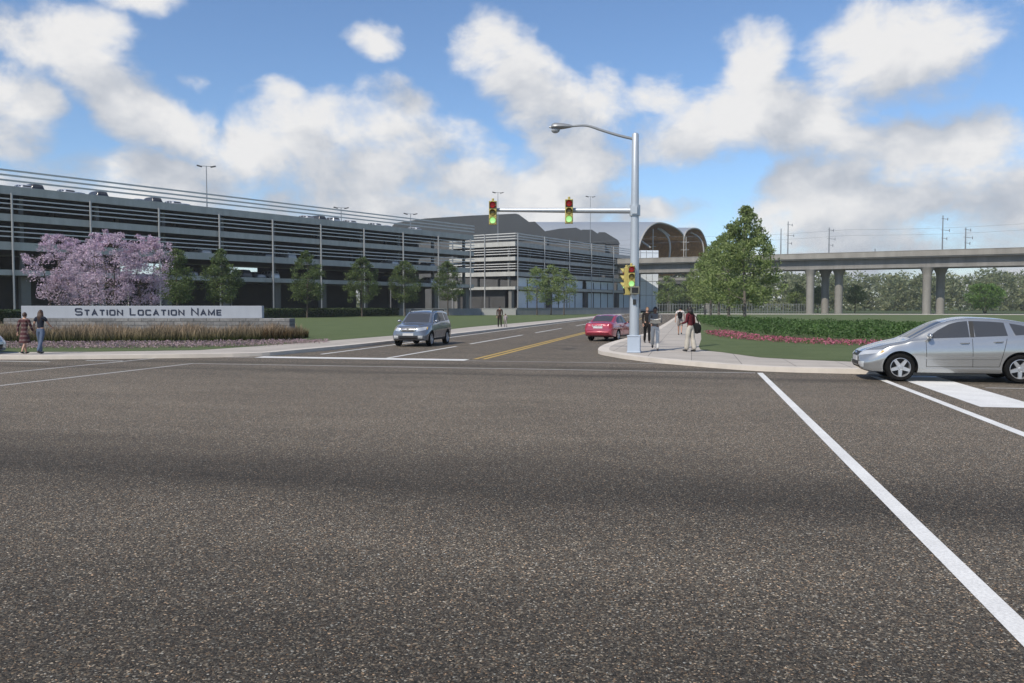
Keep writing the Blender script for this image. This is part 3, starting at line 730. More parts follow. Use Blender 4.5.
def grass_mat(name, low, high, h):
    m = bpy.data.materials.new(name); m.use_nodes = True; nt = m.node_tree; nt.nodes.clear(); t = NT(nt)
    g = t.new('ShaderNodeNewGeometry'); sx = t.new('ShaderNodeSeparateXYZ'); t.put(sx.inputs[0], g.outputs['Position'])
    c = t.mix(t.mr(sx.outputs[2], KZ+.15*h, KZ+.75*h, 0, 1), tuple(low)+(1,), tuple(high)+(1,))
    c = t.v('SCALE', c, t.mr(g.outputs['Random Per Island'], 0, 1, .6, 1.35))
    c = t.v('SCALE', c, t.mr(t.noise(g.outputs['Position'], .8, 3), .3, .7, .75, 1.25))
    d = t.new('ShaderNodeBsdfDiffuse'); t.put(d.inputs[0], c); tr = t.new('ShaderNodeBsdfTranslucent'); t.put(tr.inputs[0], c)
    mx = t.new('ShaderNodeMixShader'); mx.inputs[0].default_value = .3; t.put(mx.inputs[1], d.outputs[0]); t.put(mx.inputs[2], tr.outputs[0])
    o = t.new('ShaderNodeOutputMaterial'); t.put(o.inputs[0], mx.outputs[0]); return m
def xy(*p): q = G(*p, KZ); return (q.x, q.y)
gpoly = [xy(-40, 343.5), xy(100, 343.3), xy(200, 342.3), xy(290, 340.2), xy(308, 337.5), xy(300, 334.5), xy(200, 335), xy(0, 336), xy(-40, 336.5)]
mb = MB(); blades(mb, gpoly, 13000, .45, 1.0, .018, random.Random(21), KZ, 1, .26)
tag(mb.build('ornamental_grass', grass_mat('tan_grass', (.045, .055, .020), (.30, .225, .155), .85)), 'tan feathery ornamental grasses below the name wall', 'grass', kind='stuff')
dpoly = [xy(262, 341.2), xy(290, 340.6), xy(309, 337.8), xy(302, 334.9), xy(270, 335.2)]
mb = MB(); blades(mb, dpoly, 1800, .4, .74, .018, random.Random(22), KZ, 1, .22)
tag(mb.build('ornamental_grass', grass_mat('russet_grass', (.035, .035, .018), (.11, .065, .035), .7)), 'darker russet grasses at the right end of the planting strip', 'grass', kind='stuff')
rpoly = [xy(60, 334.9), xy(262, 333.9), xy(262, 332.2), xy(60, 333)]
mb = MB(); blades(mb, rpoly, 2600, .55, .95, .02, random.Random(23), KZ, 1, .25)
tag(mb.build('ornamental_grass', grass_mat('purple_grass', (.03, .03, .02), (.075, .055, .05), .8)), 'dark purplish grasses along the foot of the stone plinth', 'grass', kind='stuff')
petal_pink = leaf_mat('mauve_petal', [(.32, .22, .26), (.42, .30, .34), (.24, .18, .18), (.15, .14, .09)], .3)
petal_hot = leaf_mat('hot_pink_petal', [(.46, .10, .18), (.58, .18, .28), (.38, .07, .13), (.08, .12, .03), (.06, .10, .025)], .3)
fpoly = [xy(-40, 349.2), xy(150, 348.7), xy(250, 346.8), xy(325, 343.5), xy(332, 342), xy(290, 341.8), xy(200, 343.2), xy(0, 344.4), xy(-40, 344.6)]
mb = MB(); rr = random.Random(31); leaves(mb, [(x, y, KZ+rr.uniform(.03, .16)) for x, y in poly_points(fpoly, 9000, rr)], .05, rr, .8)
tag(mb.build('flower_strip', petal_pink), 'low mauve flower strip between grasses and left pavement', 'flowers', kind='stuff')

# ------------------------------------------------------------------ right bed: ground cover and pink flowers
hb = [xy(696, 322), xy(706, 326.5), xy(722, 330.5), xy(752, 336.0), xy(800, 340.5), xy(860, 342.5), xy(960, 344), xy(1060, 345), xy(1060, 333), xy(920, 330.5), xy(800, 327), xy(740, 323.2), xy(700, 319.5)]
mb = MB(); rr = random.Random(41); pts = []
for x, y in poly_points(hb, 42000, rr):
    hmax = .62+.22*math.sin(x*1.7+1.3*math.sin(y*.6))*math.cos(y*.45+x*.3)
    pts.append((x, y, KZ+hmax*rr.uniform(.12, 1)**.6))
leaves(mb, pts, .095, rr, .3)
tag(mb.build('ground_cover', leaf_mat('shrub_leaf', [(.036, .080, .018), (.056, .115, .026), (.090, .16, .042), (.043, .090, .022)], .35)), 'bright green leafy ground cover filling the curved bed on the right', 'shrubs', kind='stuff')
pf = [xy(704, 333.6), xy(722, 332.3), xy(742, 335.5), xy(760, 338.2), xy(800, 341.2), xy(860, 343.6), xy(960, 345.5), xy(1060, 346.5), xy(1060, 349.2), xy(960, 348.2), xy(850, 345.8), xy(790, 343.6), xy(745, 340.4), xy(718, 337)]
mb = MB(); rr = random.Random(42); leaves(mb, [(x, y, KZ+rr.uniform(.03, .22)) for x, y in poly_points(pf, 8500, rr)], .055, rr, .8)
tag(mb.build('flower_bed', petal_hot), 'hot pink flower band edging the green ground cover', 'flowers', kind='stuff')

# ------------------------------------------------------------------ trees
bark = M('bark', (.085, .068, .052), .95, var=.3, scale=5, bump=.5, bscale=14)
bark_grey = M('grey_bark', (.13, .115, .10), .95, var=.3, scale=5, bump=.5, bscale=14)
green_a = leaf_mat('street_tree_leaf', [(.12, .175, .045), (.17, .235, .065), (.30, .36, .14), (.13, .19, .05)], .48)
green_d = leaf_mat('dark_tree_leaf', [(.060, .10, .026), (.09, .135, .036), (.13, .18, .055), (.065, .105, .028)], .42)
pink_l = leaf_mat('blossom', [(.52, .39, .50), (.64, .52, .62), (.38, .27, .36), (.74, .64, .73)], .45)
def make_tree(name, label, loc, h, crown_w, crown_base, seed, leafm, nclump=90, nleaf=60, ls=.16, barkm=None, group=None, trunk_r=.13, stems=1, shape='oval', lean=0., clump_r=.55, cat='tree'):
    r = random.Random(seed)
    t = thing(name, label, cat, loc, r.uniform(0, 6), group)
    tm = MB(); cm = MB(); tips = []
    H = h-crown_base
    def envelope(f):
        if shape == 'oval': return math.sin(math.pi*min(1, max(.0, .12+f*.88))**.8)**.75
        if shape == 'cone': return (1-f)**.72*min(1, .45+f*4)*1.05
        if shape == 'vase': return min(1, .45+f*1.1)*(1-max(0, f-.62)/.38*.75)
        return 1
    for s in range(stems):
        a0 = s*6.28/stems+r.uniform(-.3, .3); off = .0 if stems == 1 else .22
        top = Vector((r.gauss(0, .15)+lean, r.gauss(0, .15), h*.9)) if stems == 1 else Vector((math.cos(a0)*crown_w*.22, math.sin(a0)*crown_w*.22, h*.82))
        base = Vector((math.cos(a0)*off, math.sin(a0)*off, -.1)); pts = []
        for i in range(9):
            f = i/8; p = base.lerp(top, f); p += Vector((r.gauss(0, .035), r.gauss(0, .035), 0))*h*.2*f; pts.append(p)
        tm.tube(pts, [trunk_r*(1.25 if i == 0 else 1)*(1-.88*i/8) for i in range(9)], 8)
        nl = int(20/stems)+4
        for i in range(nl):
            f = r.uniform(.0, .93); z = crown_base+H*f
            u = (z+.1)/(top.z+.1)*8; k = min(7, int(u)); p = pts[k].lerp(pts[k+1], min(1, u-k))
            a = i*2.4+r.uniform(-.4, .4); rad = crown_w/2*envelope(f)*r.uniform(.65, 1)
            e = Vector((math.cos(a)*rad, math.sin(a)*rad, min(h*.97, z+rad*r.uniform(.15, .6))))
            m1 = p.lerp(e, .5)+Vector((0, 0, -.06*rad))
            tm.tube([p, m1, e], [trunk_r*.34*(1-f*.6), trunk_r*.2*(1-f*.6), .012], 5)
            for q in (p.lerp(e, .6), e): tips.append((q, f))
    for i in range(nclump):
        if i < len(tips) and r.random() < .75: c = tips[i][0]
        else:
            f = r.random()**.9; a = r.uniform(0, 6.28); rad = crown_w/2*envelope(f)*r.uniform(.25, 1)**.5
            c = Vector((math.cos(a)*rad, math.sin(a)*rad, crown_base+H*f))
        ft = max(0, min(1, (c.z-crown_base)/H)); cr = clump_r*r.uniform(.6, 1.15)*(1-.5*max(0, ft-.55)/.45); n = int(nleaf*r.uniform(.5, 1.3))
        g_ = lambda k: max(-1.6, min(1.6, r.gauss(0, 1)))*k*cr
        leaves(cm, [c+Vector((g_(.5), g_(.5), g_(.36))) for _ in range(n)], ls, r, .4)
    tm.build('trunk', barkm or bark, t, True); cm.build('crown', leafm, t)
    return t
def tree_px(name, label, px, dep, top, wpx, basepx, **k):
    p = DX(px, dep); h = EYE+(HY-top)/F*dep-KZ
    return make_tree(name, label, (p.x, p.y, KZ), h, wpx/F*dep, max(1.2, EYE+(HY-basepx)/F*dep-KZ), leafm=k.pop('leafm', green_a), **k)
# blossoming trees behind the name wall
gp = 'pink blossoming trees behind the name wall'
for px, dep, top, wd, sd, lab in ((58, 63, 236, 66, 1, 'pink blossoming tree above the left end of the name wall, leftmost of the cluster'), (108, 60, 231.5, 74, 2, 'tallest pink blossoming tree in the middle of the cluster'), (146, 62, 236, 58, 3, 'pink blossoming tree on the right side of the cluster, above the word STATION'), (84, 69, 241, 50, 4, 'pink blossoming tree standing behind, between the left and tallest ones')):
    tree_px('blossom_tree', lab, px, dep, top, wd, 303, leafm=pink_l, nclump=135, nleaf=62, ls=.085, seed=sd, group=gp, stems=4, shape='vase', clump_r=.52, trunk_r=.085, barkm=bark)
gp = 'young street trees along the garage'
for px, dep, top, wd, sd, lab in ((177, 104, 250, 34, 11, 'dark young tree partly hidden by the right side of the pink blossoms'), (222, 108, 251, 36, 12, 'young green tree rising above the letters NAME on the wall'), (307, 124, 252, 36, 13, 'young green tree by the hedge just right of the name wall'),
        (362, 134, 257, 34, 14, 'young green tree left of the grey off-roader, nearest its bonnet side'), (405, 143, 261, 33, 15, 'young green tree directly above the grey off-roader'), (448, 150, 262, 30, 16, 'young green tree right of the grey off-roader, rightmost of the garage row')):
    tree_px('street_tree', lab, px, dep, top, wd, 302, leafm=green_d, nclump=115, nleaf=80, ls=.14, seed=sd, group=gp, shape='oval', clump_r=.85, trunk_r=.12)
gp = 'three trees before the glazed garage block'
for px, dep, top, wd, sd, lab in ((537, 158, 267, 27, 21, 'left tree of the clump in front of the glazed garage block'), (551, 161, 264.5, 28, 22, 'middle tree of the clump in front of the glazed garage block'), (564, 158, 268, 24, 23, 'right tree of the clump in front of the glazed garage block')):
    tree_px('street_tree', lab, px, dep, top, wd, 303, leafm=green_a, nclump=80, nleaf=40, ls=.17, seed=sd, group=gp, shape='oval', clump_r=.9, trunk_r=.12)
gp = 'row of trees along the right bed'
for px, dep, top, wd, nl, sd, lab in ((745, 80, 208, 80, 72, 31, 'largest leafy green tree at the near end of the right row'), (729, 92, 226, 62, 60, 32, 'second green tree of the right row, just behind the largest'), (719, 106, 240, 54, 50, 33, 'third green tree of the right row'), (711, 124, 253, 44, 42, 34, 'fourth green tree of the right row'), (705, 146, 264, 36, 36, 35, 'farthest green tree of the right row, beside the pavement end')):
    tree_px('street_tree', lab, px, dep, top, wd, 303, leafm=green_a, nclump=210 if sd == 31 else 140, nleaf=nl, ls=.15 if sd < 33 else .18, seed=sd, group=gp, shape='cone' if sd == 31 else 'oval', clump_r=.8, trunk_r=.17, barkm=bark_grey)
gp = 'small trees under and beyond the viaduct'
for px, dep, top, wd, sd, lab in ((797, 210, 285, 19, 41, 'small rounded tree left of the three viaduct columns'), (855, 212, 286, 20, 42, 'small rounded tree just right of the three viaduct columns'), (818, 216, 287, 16, 43, 'small tree standing between the viaduct columns'), (668, 208, 276, 26, 45, 'dark tree right beside the pale stair tower under the viaduct'), (690, 212, 277, 24, 46, 'dark tree under the viaduct between stair tower and tree row')):
    tree_px('small_tree', lab, px, dep, top, wd, 304, leafm=green_a, nclump=80, nleaf=36, ls=.22, seed=sd, group=gp, shape='oval', clump_r=1.1, trunk_r=.12)
tree_px('small_tree', 'broad fan-shaped green tree right of the viaduct columns above the silver hatchback', 985, 208, 284, 38, 308, leafm=leaf_mat('bright_leaf', [(.09, .18, .035), (.13, .24, .05), (.18, .31, .075)], .45), nclump=170, nleaf=44, ls=.22, seed=44, stems=4, shape='vase', clump_r=1.1, trunk_r=.1)
# far woodland: one mass of many trees
wl = leaf_mat('woodland_leaf', [(.17, .20, .10), (.20, .235, .12), (.23, .265, .145), (.18, .21, .11), (.31, .31, .16)], .5)  # leaf colours paled to carry part of the distance haze
mb = MB(); tk = MB(); rr = random.Random(55)
for i in range(420):
    px = rr.uniform(610, 1150); dep = rr.uniform(300, 380); p = DX(px, dep)
    hh = (EYE+rr.gauss(30, 3)/F*340)*(dep/340)*(1.1 if px > 985 else 1); cw = rr.uniform(4, 8)
    for k in range(16):
        f = rr.random(); rad = cw*.55*math.sin(math.pi*(.15+.8*f))*rr.random()**.4; a = rr.uniform(0, 6.28)
        c = p+Vector((math.cos(a)*rad, math.sin(a)*rad, hh*(.05+.92*f)))
        leaves(mb, [c+Vector((rr.gauss(0, .8), rr.gauss(0, .8), rr.gauss(0, .7))) for _ in range(11)], .75, rr, .4)
tag(mb.build('woodland', wl), 'hazy far woodland beyond the viaduct along the horizon', 'woodland', kind='stuff')
mb = MB(); rr = random.Random(56)
for i in range(90):
    px = rr.uniform(-120, 660); dep = rr.uniform(300, 340); p = DX(px, dep); hh = rr.uniform(7, 12)
    for k in range(12):
        c = p+Vector((rr.gauss(0, 3), rr.gauss(0, 3), hh*rr.random()))
        leaves(mb, [c+Vector((rr.gauss(0, .9), rr.gauss(0, .9), rr.gauss(0, .8))) for _ in range(10)], .8, rr, .4)
tag(mb.build('woodland', wl), 'far trees glimpsed through the open deck of the garage', 'woodland', kind='stuff')

# ------------------------------------------------------------------ traffic signal and lamp pole
LP = G(634, 352.5, KZ); PD = LP.dot(FW)
pole = thing('traffic_pole', 'tall pale grey steel pole with street lamp and signal mast arm on the corner pavement', 'traffic pole', (LP.x, LP.y, KZ))
steel = M('galvanised_pole', (.42, .46, .50), .42, .35, var=.05, scale=1.5)
steel_d = M('weathered_steel', (.26, .275, .29), .45, .4, var=.08)
sigy = M('signal_yellow', (.38, .32, .10), .45, var=.08)
sign_dark = M('signal_black', (.012, .012, .012), .5)
zp = lambda py: EYE+(HY-py)/F*PD-KZ
mp = lambda dpx: dpx/F*PD
mb = MB(); hb_ = zp(336.5); mb.box((0, 0, hb_/2), (mp(12.5), mp(12.5), hb_)); mb.box((0, 0, hb_+.025), (mp(13.4), mp(13.4), .05)); mb.box((0, 0, .03), (mp(13.6), mp(13.6), .06)); mb.build('base_box', M('base_box_paint', (.36, .42, .50), .5, var=.05), pole, bevel=.015)
mb = MB(); mb.tube([(0, 0, hb_), (0, 0, zp(200)), (0, 0, zp(136.5)), (0, 0, zp(135.3)), (0, 0, zp(134.4))], [.185, .145, .125, .10, .02], 20); mb.build('shaft', steel, pole, True)
lsc = mp(1)
mb = MB(); pts = spline([(0, 0, zp(141)), (-15*lsc, 0, zp(137)), (-32*lsc, 0, zp(131.2)), (-45*lsc, 0, zp(126.3)), (-53*lsc, 0, zp(125)), (-66*lsc, 0, zp(125.4))], 5)
mb.tube(pts, [.055-.015*i/len(pts) for i in range(len(pts))], 10); mb.build('lamp_arm', steel_d, pole, True)
lh = MB(); prof = [(-63, .05, .05), (-66, .10, .09), (-71, .16, .13), (-77, .22, .16), (-81, .23, .17), (-83.5, .17, .13), (-84.5, .06, .05)]
nb = 14; b0 = 0
for (dx, hw, hh) in prof:
    for k in range(nb):
        a = 2*math.pi*k/nb; lh.v.append(Vector((dx*lsc, math.cos(a)*hw, zp(125.6)+math.sin(a)*hh*(1 if math.sin(a) > 0 else .55))))
for i in range(len(prof)-1):
    for k in range(nb): lh.f.append([i*nb+k, i*nb+(k+1) % nb, (i+1)*nb+(k+1) % nb, (i+1)*nb+k]); lh.mi.append(0)
lh.f.append(list(range((len(prof)-1)*nb, len(prof)*nb))); lh.mi.append(0)
hd = lh.build('lamp_head', steel_d, pole, True)
mb = MB(); mb.ball((-80*lsc, 0, zp(126.9)-.05), (.17, .15, .13)); mb.build('lamp_lens', M('lamp_glass', (.32, .34, .36), .15, spec=.8), hd, True)
mb = MB(); mb.tube([(-83*lsc, 0, zp(125.6)), (-86.5*lsc, 0, zp(125.2))], [.05, .03], 8); mb.build('photocell', steel_d, hd, True)
za = zp(211.2)
mb = MB(); mb.tube([(-.05, -.0, za), (-60*lsc, 0, za+.06), (-146*lsc, 0, za+.16)], [.115, .10, .07], 14); mb.build('mast_arm', steel, pole, True)
mb = MB(); mb.tube([(0, 0, za-.2), (0, 0, za+.2)], .20, 16); mb.box((0, -.2, za), (.2, .1, .28)); mb.build('arm_bracket', steel, pole)
red_l = M('red_lens', (.25, .012, .012), .3, emit=(.30, .008, .010, .30)); yel_l = M('amber_lens', (.22, .17, .05), .3); grn_l = M('green_lens', (.35, .75, .25), .3, emit=(.40, .80, .28, .75))
def signal(loc, rz, label=None, S=1.):
    s = MB(); s.box((0, 0, 0), (.30*S, .17, .92*S)); s.tube([(0, 0, .44*S), (0, 0, .56*S)], .05, 8)
    h = s.build('signal_head', sigy, pole, bevel=.02); h.location = loc; h.rotation_euler = (0, 0, rz)
    if label: h['label'] = label
    for dz, m in ((.295, red_l), (0, yel_l), (-.295, grn_l)):
        b = MB(); b.box((0, -.091, dz*S), (.26*S, .012, .26*S)); b.build('backing', sigy if m is not red_l else sign_dark, h)
        l = MB(); l.ball((0, -.10, dz*S), (.115*S, .035, .115*S), 16, 8); l.build('lens', m, h, True)
        v = MB(); n = 14
        for k in range(n+1):
            a = math.pi*(-.12+1.24*k/n); v.v.append(Vector((.128*S*math.cos(a), -.097, dz*S+.128*S*math.sin(a)))); v.v.append(Vector((.128*S*math.cos(a), -.097-.16*S*(.45+.55*max(0, math.sin(a))), dz*S+.128*S*math.sin(a))))
            v.v.append(Vector((.122*S*math.cos(a), -.097, dz*S+.122*S*math.sin(a)))); v.v.append(Vector((.122*S*math.cos(a), -.097-.16*S*(.45+.55*max(0, math.sin(a))), dz*S+.122*S*math.sin(a))))
        for k in range(n):
            o_ = 4*k; v.f += [[o_, o_+1, o_+5, o_+4], [o_+2, o_+6, o_+7, o_+3], [o_+1, o_+3, o_+7, o_+5]]; v.mi += [0, 0, 0]
        v.build('visor', sigy, h, True)
    return h
lean = -R(4)
def arm_at(px):                                       # point on the arm in column px, in pole coordinates
    s = along(px, Vector((LP.x, LP.y, 0)), Vector((-1, 0, 0))); return -s
x1_, x2_ = arm_at(492), arm_at(569.6)
signal((x1_+.09, -.20, za+.02), R(8), 'signal head at the tip of the mast arm'); signal((x2_, -.22, za+.0), R(8), 'signal head midway along the mast arm')
signal((-.10, -.28, zp(277)), R(10), 'signal head fixed low on the pole, facing the junction', .9); signal((-.30, -.02, zp(278.5)), R(-84), 'signal head low on the pole, turned sideways', .9)
mb = MB(); mb.box((-.26, -.05, zp(271)), (.30, .05, .05)); mb.build('signal_bracket', steel, pole)
mb = MB(); mb.box((0, 0, 0), (.34, .2, .3)); w1 = mb.build('walk_signal', M('walk_signal_grey', (.17, .17, .13), .5), pole, bevel=.02); w1.location = (.03, -.28, zp(290.5)); w1.rotation_euler = (0, 0, R(12))
mb = MB(); mb.box((0, -.103, 0), (.24, .006, .2)); mb.build('screen', sign_dark, w1)
mb = MB(); mb.box((0, 0, 0), (.26, .2, .34)); w2 = mb.build('walk_signal', sigy, pole, bevel=.02); w2.location = (-.27, -.08, zp(290.5)); w2.rotation_euler = (0, 0, R(-70))
mb = MB(); mb.box((0, -.103, 0), (.18, .006, .24)); mb.build('screen', sign_dark, w2)
mb = MB(); mb.box((.02, -.19, zp(302)), (.12, .05, .2)); mb.build('push_button', sign_dark, pole)

# ------------------------------------------------------------------ twin-headed lamps on the garage roof
gp = 'twin-headed lamps on the garage roofs'
for px, dep, top, lab in ((208.5, 122, 167.5, 'tallest twin-headed roof lamp above the left garage'), (342, 146, 208.5, 'twin-headed roof lamp above the left garage, near its middle parked cars'), (411, 158, 214.5, 'twin-headed roof lamp near the right end of the left garage'), (498, 190, 193.5, 'twin-headed roof lamp right beside the outer traffic signal'), (590, 215, 197.5, 'twin-headed roof lamp right of the inner traffic signal')):
    p = DX(px, dep); z0 = LV[3]; h = EYE+(HY-top)/F*dep-z0
    t = thing('roof_lamp', lab, 'street lamp', (p.x, p.y, z0), YAW+R(20), gp)
    mb = MB(); mb.tube([(0, 0, 0), (0, 0, h)], [.10, .06], 8); mb.build('pole', steel_d, t, True)
    mb = MB(); mb.box((0, 0, h), (1.6, .08, .08)); mb.build('crossbar', steel_d, t)
    for s in (-1, 1):
        mb = MB(); mb.box((s*.95, 0, h-.02), (.75, .4, .16), rot=Matrix.Rotation(s*R(-14), 3, 'Y')); mb.build('lamp_head', M('lamp_head_dark', (.05, .05, .055), .5), t)
# ------------------------------------------------------------------ vehicles
def car_paint(name, c, metal=.45, rough=.28):
    m = M(name, c, rough, metal, var=.02, scale=1.5, coat=1., spec=.6); return m
carglass = M('car_glass', (.050, .055, .066), .08, 0, var=0, spec=.15)
rubber = M('tyre_rubber', (.008, .008, .008), .9, spec=.15)
alloy = M('alloy_wheel', (.50, .51, .53), .3, .7, var=.03)
trim = M('black_trim', (.014, .014, .015), .55)
chrome = M('chrome', (.6, .6, .62), .12, 1., var=0)
lampc = M('clear_lamp', (.58, .60, .62), .08, .3, var=.04, spec=1.0, coat=1)
lampa = M('amber_lamp', (.50, .30, .04), .15, coat=1); lampr = M('red_lamp', (.28, .012, .012), .12, coat=1)
plate_m = M('number_plate', (.5, .5, .5), .5)
SPEC = dict(
 hatchback=dict(L=4.35, W=1.775, ax=(.885, 3.485), wr=.335, arch=.395, zb=.215,
   top=[(0, .60), (.05, .675), (.16, .745), (.42, .84), (.75, .925), (1.02, .985), (1.18, 1.06), (1.5, 1.25), (1.85, 1.43), (2.15, 1.515), (2.45, 1.545), (3.0, 1.525), (3.5, 1.465), (3.92, 1.37), (4.02, 1.335), (4.17, 1.14), (4.28, .95), (4.33, .80), (4.35, .68)],
   belt=[(0, .5), (1.0, .955), (1.5, 1.0), (2.6, 1.045), (3.6, 1.09), (4.1, 1.06), (4.35, .7)],
   w=[(0, .54), (.05, .64), (.18, .755), (.45, .835), (.9, .868), (1.6, .885), (3.0, .885), (3.7, .872), (4.1, .82), (4.28, .74), (4.35, .62)],
   wr_=[(0, .45), (1.0, .74), (1.4, .70), (1.85, .635), (2.4, .63), (3.2, .615), (3.8, .58), (4.1, .60), (4.35, .5)],
   bot=[(0, .36), (.08, .25), (.3, .205), (1, .20), (3.6, .21), (4.1, .27), (4.28, .36), (4.35, .44)],
   ws=(1.14, 1.87, .74, .60), rw=(4.0, 4.19), sides=[[(1.50, .0, .0), (2.40, .0, .0)]]),
 offroader=dict(L=4.4, W=1.80, ax=(.87, 3.43), wr=.345, arch=.41, zb=.27,
   top=[(0, .78), (.05, .89), (.18, .965), (.5, 1.02), (.95, 1.07), (1.12, 1.12), (1.45, 1.36), (1.78, 1.58), (2.1, 1.65), (2.6, 1.68), (3.4, 1.67), (3.9, 1.62), (4.05, 1.58), (4.24, 1.25), (4.33, 1.02), (4.38, .9), (4.4, .75)],
   belt=[(0, .6), (1.0, 1.02), (1.5, 1.07), (3.6, 1.13), (4.2, 1.1), (4.4, .75)],
   w=[(0, .62), (.05, .72), (.2, .82), (.5, .87), (1, .89), (3.4, .89), (4.0, .865), (4.3, .80), (4.4, .70)],
   wr_=[(0, .5), (1.0, .70), (1.78, .63), (2.4, .645), (3.6, .63), (4.1, .62), (4.4, .6)],
   bot=[(0, .42), (.1, .31), (.3, .27), (1, .26), (3.6, .27), (4.2, .33), (4.4, .45)],
   ws=(1.10, 1.80, .74, .61), rw=(4.04, 4.24), sides=None),
 saloon=dict(L=4.45, W=1.72, ax=(.85, 3.40), wr=.31, arch=.365, zb=.2,
   top=[(0, .58), (.05, .65), (.2, .71), (.6, .80), (1.05, .88), (1.2, .94), (1.6, 1.18), (1.95, 1.36), (2.3, 1.43), (2.8, 1.43), (3.2, 1.36), (3.55, 1.20), (3.85, 1.05), (4.0, 1.01), (4.25, .99), (4.36, .95), (4.42, .82), (4.45, .66)],
   belt=[(0, .5), (1.0, .85), (1.5, .90), (3.0, .94), (4.0, .95), (4.3, .92), (4.45, .66)],
   w=[(0, .54), (.05, .64), (.2, .75), (.5, .82), (1, .845), (3.4, .845), (4.1, .82), (4.35, .76), (4.45, .64)],
   wr_=[(0, .45), (1.0, .66), (1.95, .58), (2.8, .58), (3.5, .60), (3.85, .66), (4.3, .66), (4.45, .55)],
   bot=[(0, .36), (.1, .25), (.3, .2), (1, .19), (3.6, .2), (4.2, .26), (4.4, .34), (4.45, .42)],
   ws=(1.20, 1.96, .64, .52), rw=(3.16, 3.84), sides=None))
def car_section(S, s):
    zt = interp(*zip(*S['top']), s); w_ = interp(*zip(*S['w']), s); zb_ = interp(*zip(*S['bot']), s)
    bl = min(interp(*zip(*S['belt']), s), zt-.055); wr_ = min(interp(*zip(*S['wr_']), s), w_*.93)
    h = bl-zb_; g = zt-bl
    p = [(0, zb_), (w_*.70, zb_), (w_*.93, zb_+.02), (w_*.965, zb_+h*.10), (w_*.978, zb_+h*.25), (w_*.992, zb_+h*.45), (w_*1.0, zb_+h*.60), (w_*.985, zb_+h*.76), (w_*.955, zb_+h*.90), (w_*.925, bl)]
    w1 = w_*.91
    k = min(1, g/.35)
    for t in (.2, .45, .7, .88): p.append((w1+(wr_-w1)*(t**(1.15)), bl+g*t*(.80+.16*k)))
    p += [(wr_*.93, bl+g*(.93+.035*k)), (wr_*.72, zt-.016-.01*k), (wr_*.4, zt), (0, zt+.008)]
    return p
def car_body_bm(S, ns=72, sub=2):
    L = S['L']; bm = bmesh.new(); rings = []
    ss = [L*(.5-.5*math.cos(math.pi*i/ns))*.55+L*i/ns*.45 for i in range(ns+1)]
    for s in ss:
        half = [tuple(q) for q in spline([(a, b, 0) for a, b in car_section(S, s)], sub)]
        ring = [(a, b) for a, b, _ in half]+[(-a, b) for a, b, _ in half[-2:0:-1]]
        rings.append([bm.verts.new((L/2-s, -y, z)) for y, z in ring])
    n = len(rings[0])
    for i in range(ns):
        for k in range(n): bm.faces.new([rings[i][k], rings[i][(k+1) % n], rings[i+1][(k+1) % n], rings[i+1][k]])
    bm.faces.new(rings[0][::-1]); bm.faces.new(rings[-1])
    bmesh.ops.recalc_face_normals(bm, faces=bm.faces)
    return bm
def bool_cut(bm, S, name, mats):
    me = bpy.data.meshes.new(name); bm.to_mesh(me)
    for m in mats: me.materials.append(m)
    o = bpy.data.objects.new(name, me); col.objects.link(o); cutters = []
    for ax in S['ax']:
        for sd in (-1, 1):
            mb = MB(); mb.tube([(S['L']/2-ax, sd*(S['W']/2-.30), S['wr']+.005), (S['L']/2-ax, sd*(S['W']/2+.3), S['wr']+.005)], S['arch'], 40)
            c = mb.build('cutter', trim); bmc = bmesh.new(); bmc.from_mesh(c.data); bmesh.ops.recalc_face_normals(bmc, faces=bmc.faces); bmc.to_mesh(c.data); bmc.free()
            md = o.modifiers.new('b', 'BOOLEAN'); md.object = c; md.operation = 'DIFFERENCE'; md.solver = 'EXACT'; md.material_mode = 'TRANSFER'; cutters.append(c)
    bpy.context.view_layer.update(); dg = bpy.context.evaluated_depsgraph_get()
    me2 = bpy.data.meshes.new_from_object(o.evaluated_get(dg)); bpy.data.objects.remove(o)
    for c in cutters: bpy.data.objects.remove(c)
    me2.polygons.foreach_set('use_smooth', [True]*len(me2.polygons)); me2.update(); me2.set_sharp_from_angle(angle=R(38)); me2.name = name
    return me2
def resample(pl, n):
    pl = [Vector(p) for p in pl]; d = [0]
    for a, b in zip(pl, pl[1:]): d.append(d[-1]+(b-a).length)
    out = []
    for i in range(n+1):
        t = d[-1]*i/n; k = 0
        while k < len(pl)-2 and d[k+1] < t: k += 1
        f = 0 if d[k+1] == d[k] else (t-d[k])/(d[k+1]-d[k]); out.append(pl[k].lerp(pl[k+1], f))
    return out
